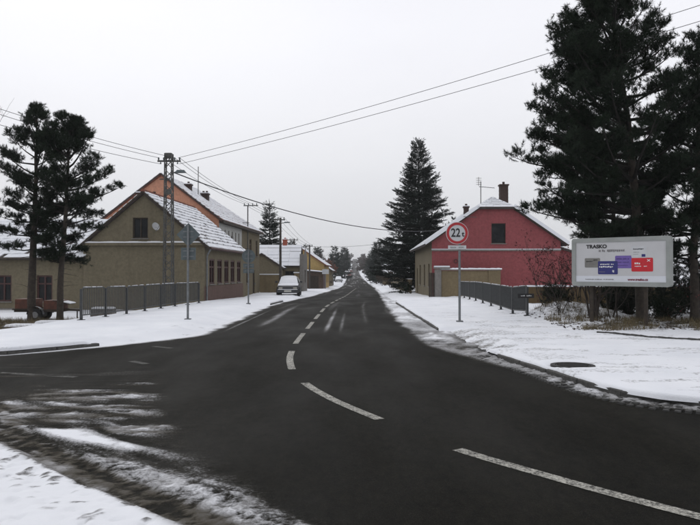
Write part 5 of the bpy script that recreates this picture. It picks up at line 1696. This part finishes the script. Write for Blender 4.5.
def spruce(label, x, y, H, z0, Rmax, seed, step, per, protos, needle, dens=6., frost=.0, scale=1., group="spruces", power=.9, droop=-.25, name="spruce_tree", limbs=True):
    rs = NR(seed); zb_ = gz(x, y)
    root = thing(name, label, "tree", (x, y, zb_), 0, group)
    MB().tube([(0, 0, -.4), (.03, 0, H*.5), (0, 0, H-.1)], [H*.016+.03, H*.009+.02, .012], 8, False).build("trunk", "bark_dark", root, True)
    lm = MB(); pos = []; dr = []; sc = []
    z = z0
    while z < H-.1:
        f = (z-z0)/(H-z0)
        nb = max(3, int(rs.poisson(per*(1-.35*f))))
        az0 = rs.rand()*6.28
        for b in range(nb):
            az = az0 + b*6.283/nb + rs.randn()*.25
            Rl = (Rmax*(1-f)**power*(.60+.50*rs.rand()) + .08)*min(1, .72+f*3)
            el = np.radians(-14 + 45*f + rs.randn()*6)
            d = np.array([np.cos(az)*np.cos(el), np.sin(az)*np.cos(el), np.sin(el)])
            pts, de = bent([0, 0, z], d, Rl, .30, 6, rs, .04)
            if limbs: limb_tube(lm, pts, max(.012, .013*Rl), .005, 3)
            n = max(3, int(Rl*dens))
            for s in range(n):
                u = 1 - (rs.rand()**1.15)*.93
                i = min(5, int(u*6-1e-6)); q = pts[i] + (pts[i+1]-pts[i])*(u*6-i)
                dd = pts[i+1]-pts[i]; dd = dd/np.linalg.norm(dd)
                side = np.cross(dd, [0, 0, 1]); side /= np.linalg.norm(side)
                sg = rs.choice([-1, 1])
                lat = sg*(.05 + .42*Rl*(1-u)+.06)*rs.rand()
                dv = dd*(.6+.4*rs.rand()) + side*sg*(.3+.7*rs.rand())*(1 if u < .96 else .3) + np.array([0, 0, droop + .35*rs.rand()])
                pos.append(q + side*lat + np.array([0, 0, rs.randn()*.05-.08*abs(lat)])); dr.append(dv); sc.append(scale*(.8+.6*rs.rand()))
        z += step*(.75+.5*rs.rand())*(1-.3*f)
    for k in range(3):
        pos.append(np.array([0, 0, H-.35+k*.15])); dr.append(np.array([rs.randn()*.1, rs.randn()*.1, 1.])); sc.append(scale*.8)
    if limbs: lm.build("limbs", "bark_dark", root)
    T = place_shoots(np.array(pos), np.array(dr), np.array(sc), protos, rs)
    mi = None; mats = [needle]
    if frost:
        mats = [needle, "frosted_needles"]
        n = len(T); npr = len(protos[0])
        mi = np.repeat((rs.rand(n//npr + 1) < frost).astype(int), npr)[:n]
    tri_mesh("crown", T, mats, root, mi)
    return root
spruce("tall dense dark spruce dusted with snow beyond the pink house", 6.35, 63.0, 14.0, .7, 4.9, 21, .36, 7.5, SPR_P, "needles_blue", dens=26., frost=.03, scale=1.75, power=.98)
spruce("slim pointed spruce rising behind the dormer house roof", -9.0, 76.0, 9.8, .3, 2.1, 22, .40, 8, SPR_P, "needles_blue", dens=20, frost=.06, scale=2.0)
# far trees, each its own thing
far = [(-8.6, 98, 6.5, 1.5, "small dark conifer behind the dormer house ridge"), (-7.2, 101, 5.6, 1.3, "smaller dark conifer beside the far crossarm pole"),
       (-3.9, 175, 8.6, 1.9, "pointed dark conifer above the rust coloured shrubs"), (-1.9, 225, 9.8, 3.0, "broad rounded dark conifer left of the far road"),
       (-9, 190, 9, 2.6, "dark conifer behind the pointed one on the left verge"), (-6.3, 245, 9, 2.8, "hazy bare tree far up the left verge"),
       (6.3, 150, 8.8, 2.6, "dark rounded conifer right of the far road"), (8.2, 142, 9.2, 3.0, "dark conifer over the far cottage"),
       (10.6, 120, 9.6, 3.2, "tall dark conifer between the far cottage and the spruce"), (6.9, 185, 7.5, 2.4, "hazy conifer far up the right verge"),
       (7.3, 235, 8.5, 2.6, "pale hazy conifer farther up the right verge"), (12.5, 105, 9, 3.0, "dark conifer hidden partly behind the big spruce"),
       (14, 88, 8.5, 2.8, "dark conifer behind the pink house yard"),
       (-3.6, 290, 9.5, 2.8, "hazy bare tree on the left verge beside the first red car"), (-4.5, 340, 10, 3.0, "hazy bare tree on the left verge past the first red car"),
       (-3.2, 420, 10.5, 3.2, "faint bare tree high on the left of the hill road"), (-2.6, 540, 11, 3.6, "very faint bare tree near the hill crest on the left"),
       (7.2, 300, 9.5, 3.0, "hazy bare tree on the right verge of the hill road"), (7.9, 370, 10, 3.2, "faint bare tree higher on the right verge of the hill road"),
       (9.2, 470, 11, 3.6, "very faint bare tree near the hill crest on the right"), (11.0, 620, 12, 4., "palest bare tree right at the hill crest"),
       (6.9, 262, 9, 3., "rounded hazy bare tree on the right verge at the foot of the hill road"), (8.6, 420, 10, 3., "hazy bare tree halfway up the right verge of the hill road"),
       (10.4, 540, 11, 3., "faint bare tree on the right close below the hill crest"), (-1.6, 480, 10, 3., "faint bare tree on the left close below the hill crest"), (.2, 700, 12, 4., "palest bare tree on the left of the hill crest")]
distant = [f for f in far if f[1] >= 240]
far = [f for f in far if f[1] < 240]
for i, (x, y, h, r, lb) in enumerate(far):
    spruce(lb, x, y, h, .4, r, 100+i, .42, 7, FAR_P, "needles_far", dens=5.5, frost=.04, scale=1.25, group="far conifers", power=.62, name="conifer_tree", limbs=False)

# bare trees and shrubs
def bare(name, label, cat, x, y, stems, Lr, seed, levels=4, mat="twig", r0=.03, spread=.5, leaf=None, nleaf=0, group=None, up=.25, leaf_size=.04, z=None, leaf_mat="dry_leaf"):
    rs = NR(seed); zb_ = gz(x, y) if z is None else z
    root = thing(name, label, cat, (x, y, zb_), 0, group)
    ends = []
    stem_list = []
    def grow(mb, p, d, L, r, lev):
        n = 4 if lev > 1 else 3
        pts, de = bent(p, d, L, up, n, rs, .11)
        mb.tube(pts, list(np.linspace(r, r*.62, len(pts))), 5 if r > .02 else 3, False)
        if lev <= 0:
            ends.extend(pts[1:]); return
        k = rs.randint(2, 5)
        for j in range(k):
            u = .35+.65*rs.rand() if j else 1.
            i = min(n-1, int(u*n-1e-6)); q = pts[i] + (pts[i+1]-pts[i])*(u*n-i)
            nd = de + rs.randn(3)*spread + np.array([0, 0, .1])
            grow(mb, q, nd, L*(.5+.3*rs.rand()), r*.55, lev-1)
    for s in range(stems):
        mb = MB()
        a = rs.rand()*6.28; t = .12 + spread*.75*rs.rand()
        if stems == 1: t = .04
        grow(mb, [rs.randn()*.08*(stems > 1), rs.randn()*.08*(stems > 1), -.1], [math.cos(a)*t, math.sin(a)*t, 1], Lr*(.75+.4*rs.rand()), r0*(.7+.5*rs.rand()), levels)
        mb.build("trunk" if stems == 1 else "stem", mat, root)
    if nleaf and ends:
        E = np.array(ends)[rs.randint(0, len(ends), nleaf)] + rs.randn(nleaf, 3)*.04
        a = rs.randn(nleaf, 3); a /= np.linalg.norm(a, axis=1, keepdims=True)
        b = np.cross(a, rs.randn(nleaf, 3)); b /= np.linalg.norm(b, axis=1, keepdims=True)
        s = leaf_size*(.6+.8*rs.rand(nleaf, 1))
        T1 = np.stack([E-a*s, E+b*s*.5, E+a*s], 1); T2 = np.stack([E-a*s, E+a*s, E-b*s*.5], 1)
        tri_mesh("foliage", np.concatenate([T1, T2]), [leaf_mat], root)
    return root
bare("bare_tree", "bare deciduous tree with thin twigs at the edge of the yard", "tree", -15.0, 28.5, 1, 3.7, 31, 5, "twig", .13, .42, up=.3)
bare("leafy_shrub", "bushy shrub with sparse dark red leaves before the pink wall", "shrub", 7.0, 23.6, 6, 1.15, 32, 3, "twig", .022, .55, nleaf=900, leaf_size=.035)
bare("leafy_shrub", "thin shrub with dark red leaves leaning beside the billboard frame", "shrub", 7.6, 22.6, 5, 1.1, 33, 3, "twig", .02, .5, nleaf=600, leaf_size=.035)
bare("bare_shrub", "bare multi-stemmed shrub under the billboard, beside the pine trunk", "shrub", 7.05, 19.9, 6, 1.15, 34, 3, "twig", .035, .5)
bare("bare_shrub", "thin bare shrub under the middle of the billboard", "shrub", 7.75, 20.1, 3, 1.0, 35, 3, "twig", .024, .35)
bare("bare_shrub", "low bare shrub arching before the ochre wall", "shrub", 6.5, 21.0, 5, .8, 36, 3, "twig", .016, .8)
bare("bare_shrub", "tangled bare shrub at the foot of the right pines", "shrub", 9.1, 20.6, 6, .8, 37, 3, "twig", .018, .7)
bare("bare_shrub", "brushy low shrub growing before the right-hand pine", "shrub", 10.4, 19.6, 6, .9, 38, 3, "twig", .02, .7, nleaf=300, leaf_size=.03)
def evergreen(label, x, y, r, h, seed, n=420):
    rs = NR(seed); root = thing("evergreen_shrub", label, "shrub", (x, y, gz(x, y)), 0, "dark evergreen shrubs")
    mb = MB(); pos = []; dr = []
    for k in range(26):
        a = rs.rand()*6.28; L = h*(.6+.5*rs.rand()); t = rs.rand()*r/h*1.3
        pts, de = bent([rs.randn()*.06, rs.randn()*.06, -.05], [math.cos(a)*t, math.sin(a)*t, .8], L, .1, 4, rs, .14)
        limb_tube(mb, pts, .012, .004, 3)
        for j in range(n//26):
            u = rs.rand()**.7*4; i = min(3, int(u)); q = pts[i]+(pts[i+1]-pts[i])*(u-i)
            pos.append(q + rs.randn(3)*.07); dr.append(de*.4 + rs.randn(3)*.7)
    mb.build("stems", "twig", root)
    tri_mesh("foliage", place_shoots(np.array(pos), np.array(dr), np.full(len(pos), .95), PINE_P, rs), ["needles"], root)
evergreen("dark evergreen shrub hanging before the ochre wall beside the name plate", 7.0, 22.9, .7, 1.15, 41)
evergreen("low dark evergreen shrub right of the billboard below the bushy pine", 9.2, 19.9, .8, 1.1, 42, 560)
evergreen("wide dark evergreen shrub at the foot of the rightmost pine", 10.5, 20.4, 1.0, 1.3, 43, 640)
evergreen("dark evergreen shrub behind the billboard pine trunk", 8.3, 21.6, .8, 1.2, 44, 480)
evergreen("tall dark evergreen shrub filling the gap right of the billboard posts", 9.2, 22.4, 1.2, 2.0, 45, 900)
evergreen("dark evergreen shrub before the ochre wall behind the bushy pine", 11.2, 23.0, 1.3, 2.1, 46, 900)
evergreen("dark ragged evergreen shrub near the edge of the inner footpath", 12.4, 22.0, 1.2, 2.2, 47, 800)
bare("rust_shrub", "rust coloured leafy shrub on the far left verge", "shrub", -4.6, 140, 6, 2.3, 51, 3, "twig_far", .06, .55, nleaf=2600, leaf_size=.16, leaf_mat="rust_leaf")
bare("rust_shrub", "dark brown leafless shrub before the rust coloured one", "shrub", -5.6, 130, 7, 1.9, 52, 3, "twig_far", .06, .6, nleaf=1500, leaf_size=.14, leaf_mat="litter")
bare("bare_tree", "pale bare tree beyond the yellow house", "tree", -6.3, 150, 1, 3.0, 53, 5, "twig_far", .14, .45)
bare("bare_tree", "bare far tree left of the conifers beside the street", "tree", -9.0, 158, 1, 3.1, 54, 5, "twig_far", .14, .45)
for i, (x, y, lb) in enumerate(((-4.2, 112., "dark brown hedge shrub before the far left verge"), (5.9, 98., "dark low shrub at the end of the roadside wall"), (5.6, 118., "dark brown shrub on the right verge past the roadside wall"))):
    bare("hedge_shrub", lb, "shrub", x, y, 7, 1.15, 56+i, 3, "twig", .04, .7, nleaf=900, leaf_size=.11, leaf_mat="litter")
bare("hedge_shrub", "dark ivy shrub at the foot of the pink house corner", "shrub", 4.6, 55.0, 6, .45, 60, 3, "twig", .02, .9, nleaf=700, leaf_size=.07, leaf_mat="needles")

for i, (x, y, h, r, lb) in enumerate(distant):
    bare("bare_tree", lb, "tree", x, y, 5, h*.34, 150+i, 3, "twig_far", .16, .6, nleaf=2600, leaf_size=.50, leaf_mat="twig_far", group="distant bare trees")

# dry grass and litter: nobody could count it
def grass(name, label, spots, seed, h=.18):
    rs = NR(seed); T = []
    for (x0, x1, y0, y1, n, thr) in spots:
        x = x0 + (x1-x0)*rs.rand(n); y = y0 + (y1-y0)*rs.rand(n)
        m = fbm(x*1.8, y*1.8, seed) > thr
        x, y = x[m], y[m]; z = ground_h(x, y) - .01
        for j in range(3):
            a = rs.rand(len(x))*6.28; l = h*(.4+.9*rs.rand(len(x))); t = .2+.9*rs.rand(len(x))
            b = np.stack([x+rs.randn(len(x))*.02, y+rs.randn(len(x))*.02, z], 1)
            tip = b + np.stack([np.cos(a)*t*l, np.sin(a)*t*l, l], 1)
            w = np.stack([-np.sin(a), np.cos(a), 0*a], 1)*.006
            T.append(np.stack([b-w, b+w, tip], 1))
    tag(tri_mesh(name, np.concatenate(T), ["dry_grass"]), label, "grass", kind="stuff")
grass("dry_grass", "dry grass poking through the snow beneath the right pines", [(5.8, 12, 16.8, 20.5, 5200, .5), (6, 8, 20.5, 23, 900, .55), (8, 12, 24, 29, 1500, .45)], 61, .15)
grass("dry_grass", "dry weeds on the bank below the left pines", [(-15, -9.2, 18.5, 27, 6500, .44)], 62, .2)
rs = NR(71); n = 2600
x = 5.6 + 6.5*rs.rand(n); y = 17.0 + 6*rs.rand(n); m = fbm(x*1.5, y*1.5, 72) > .47
x2 = -14.5 + 5.6*rs.rand(2600); y2 = 18.5 + 8*rs.rand(2600)
x = np.concatenate([x[m], x2]); y = np.concatenate([y[m], y2]); z = ground_h(x, y) + .012
a = rs.rand(len(x))*6.28; s = .02+.035*rs.rand(len(x))
c_ = np.stack([x, y, z], 1); e1 = np.stack([np.cos(a)*s, np.sin(a)*s, .35*s*rs.randn(len(x))], 1); e2 = np.stack([-np.sin(a)*s, np.cos(a)*s, .35*s*rs.randn(len(x))], 1)
tag(tri_mesh("leaf_litter", np.concatenate([np.stack([c_-e1, c_+e2*.6, c_+e1], 1), np.stack([c_-e1, c_+e1, c_-e2*.6], 1)]), ["litter"]), "dead leaves and debris scattered on the snow under the pines", "leaves", kind="stuff")

# ================================================================== HAZE
hz_m = bpy.data.materials.new("haze"); hz_m.use_nodes = True
hn = hz_m.node_tree; hn.nodes.clear()
ho = hn.nodes.new("ShaderNodeOutputMaterial"); hv = hn.nodes.new("ShaderNodeVolumePrincipled")
hv.inputs['Color'].default_value = (.93, .94, .96, 1); hv.inputs['Density'].default_value = .0004
hv.inputs['Anisotropy'].default_value = 0.0
hn.links.new(hv.outputs[0], ho.inputs['Volume']); MATS["haze"] = hz_m
hb_ = MB().box(-640, 640, -80, 1230, -3.2, 28).build("haze", "haze")
tag(hb_, "thin pale winter haze filling the air along the street", "haze", kind="stuff")
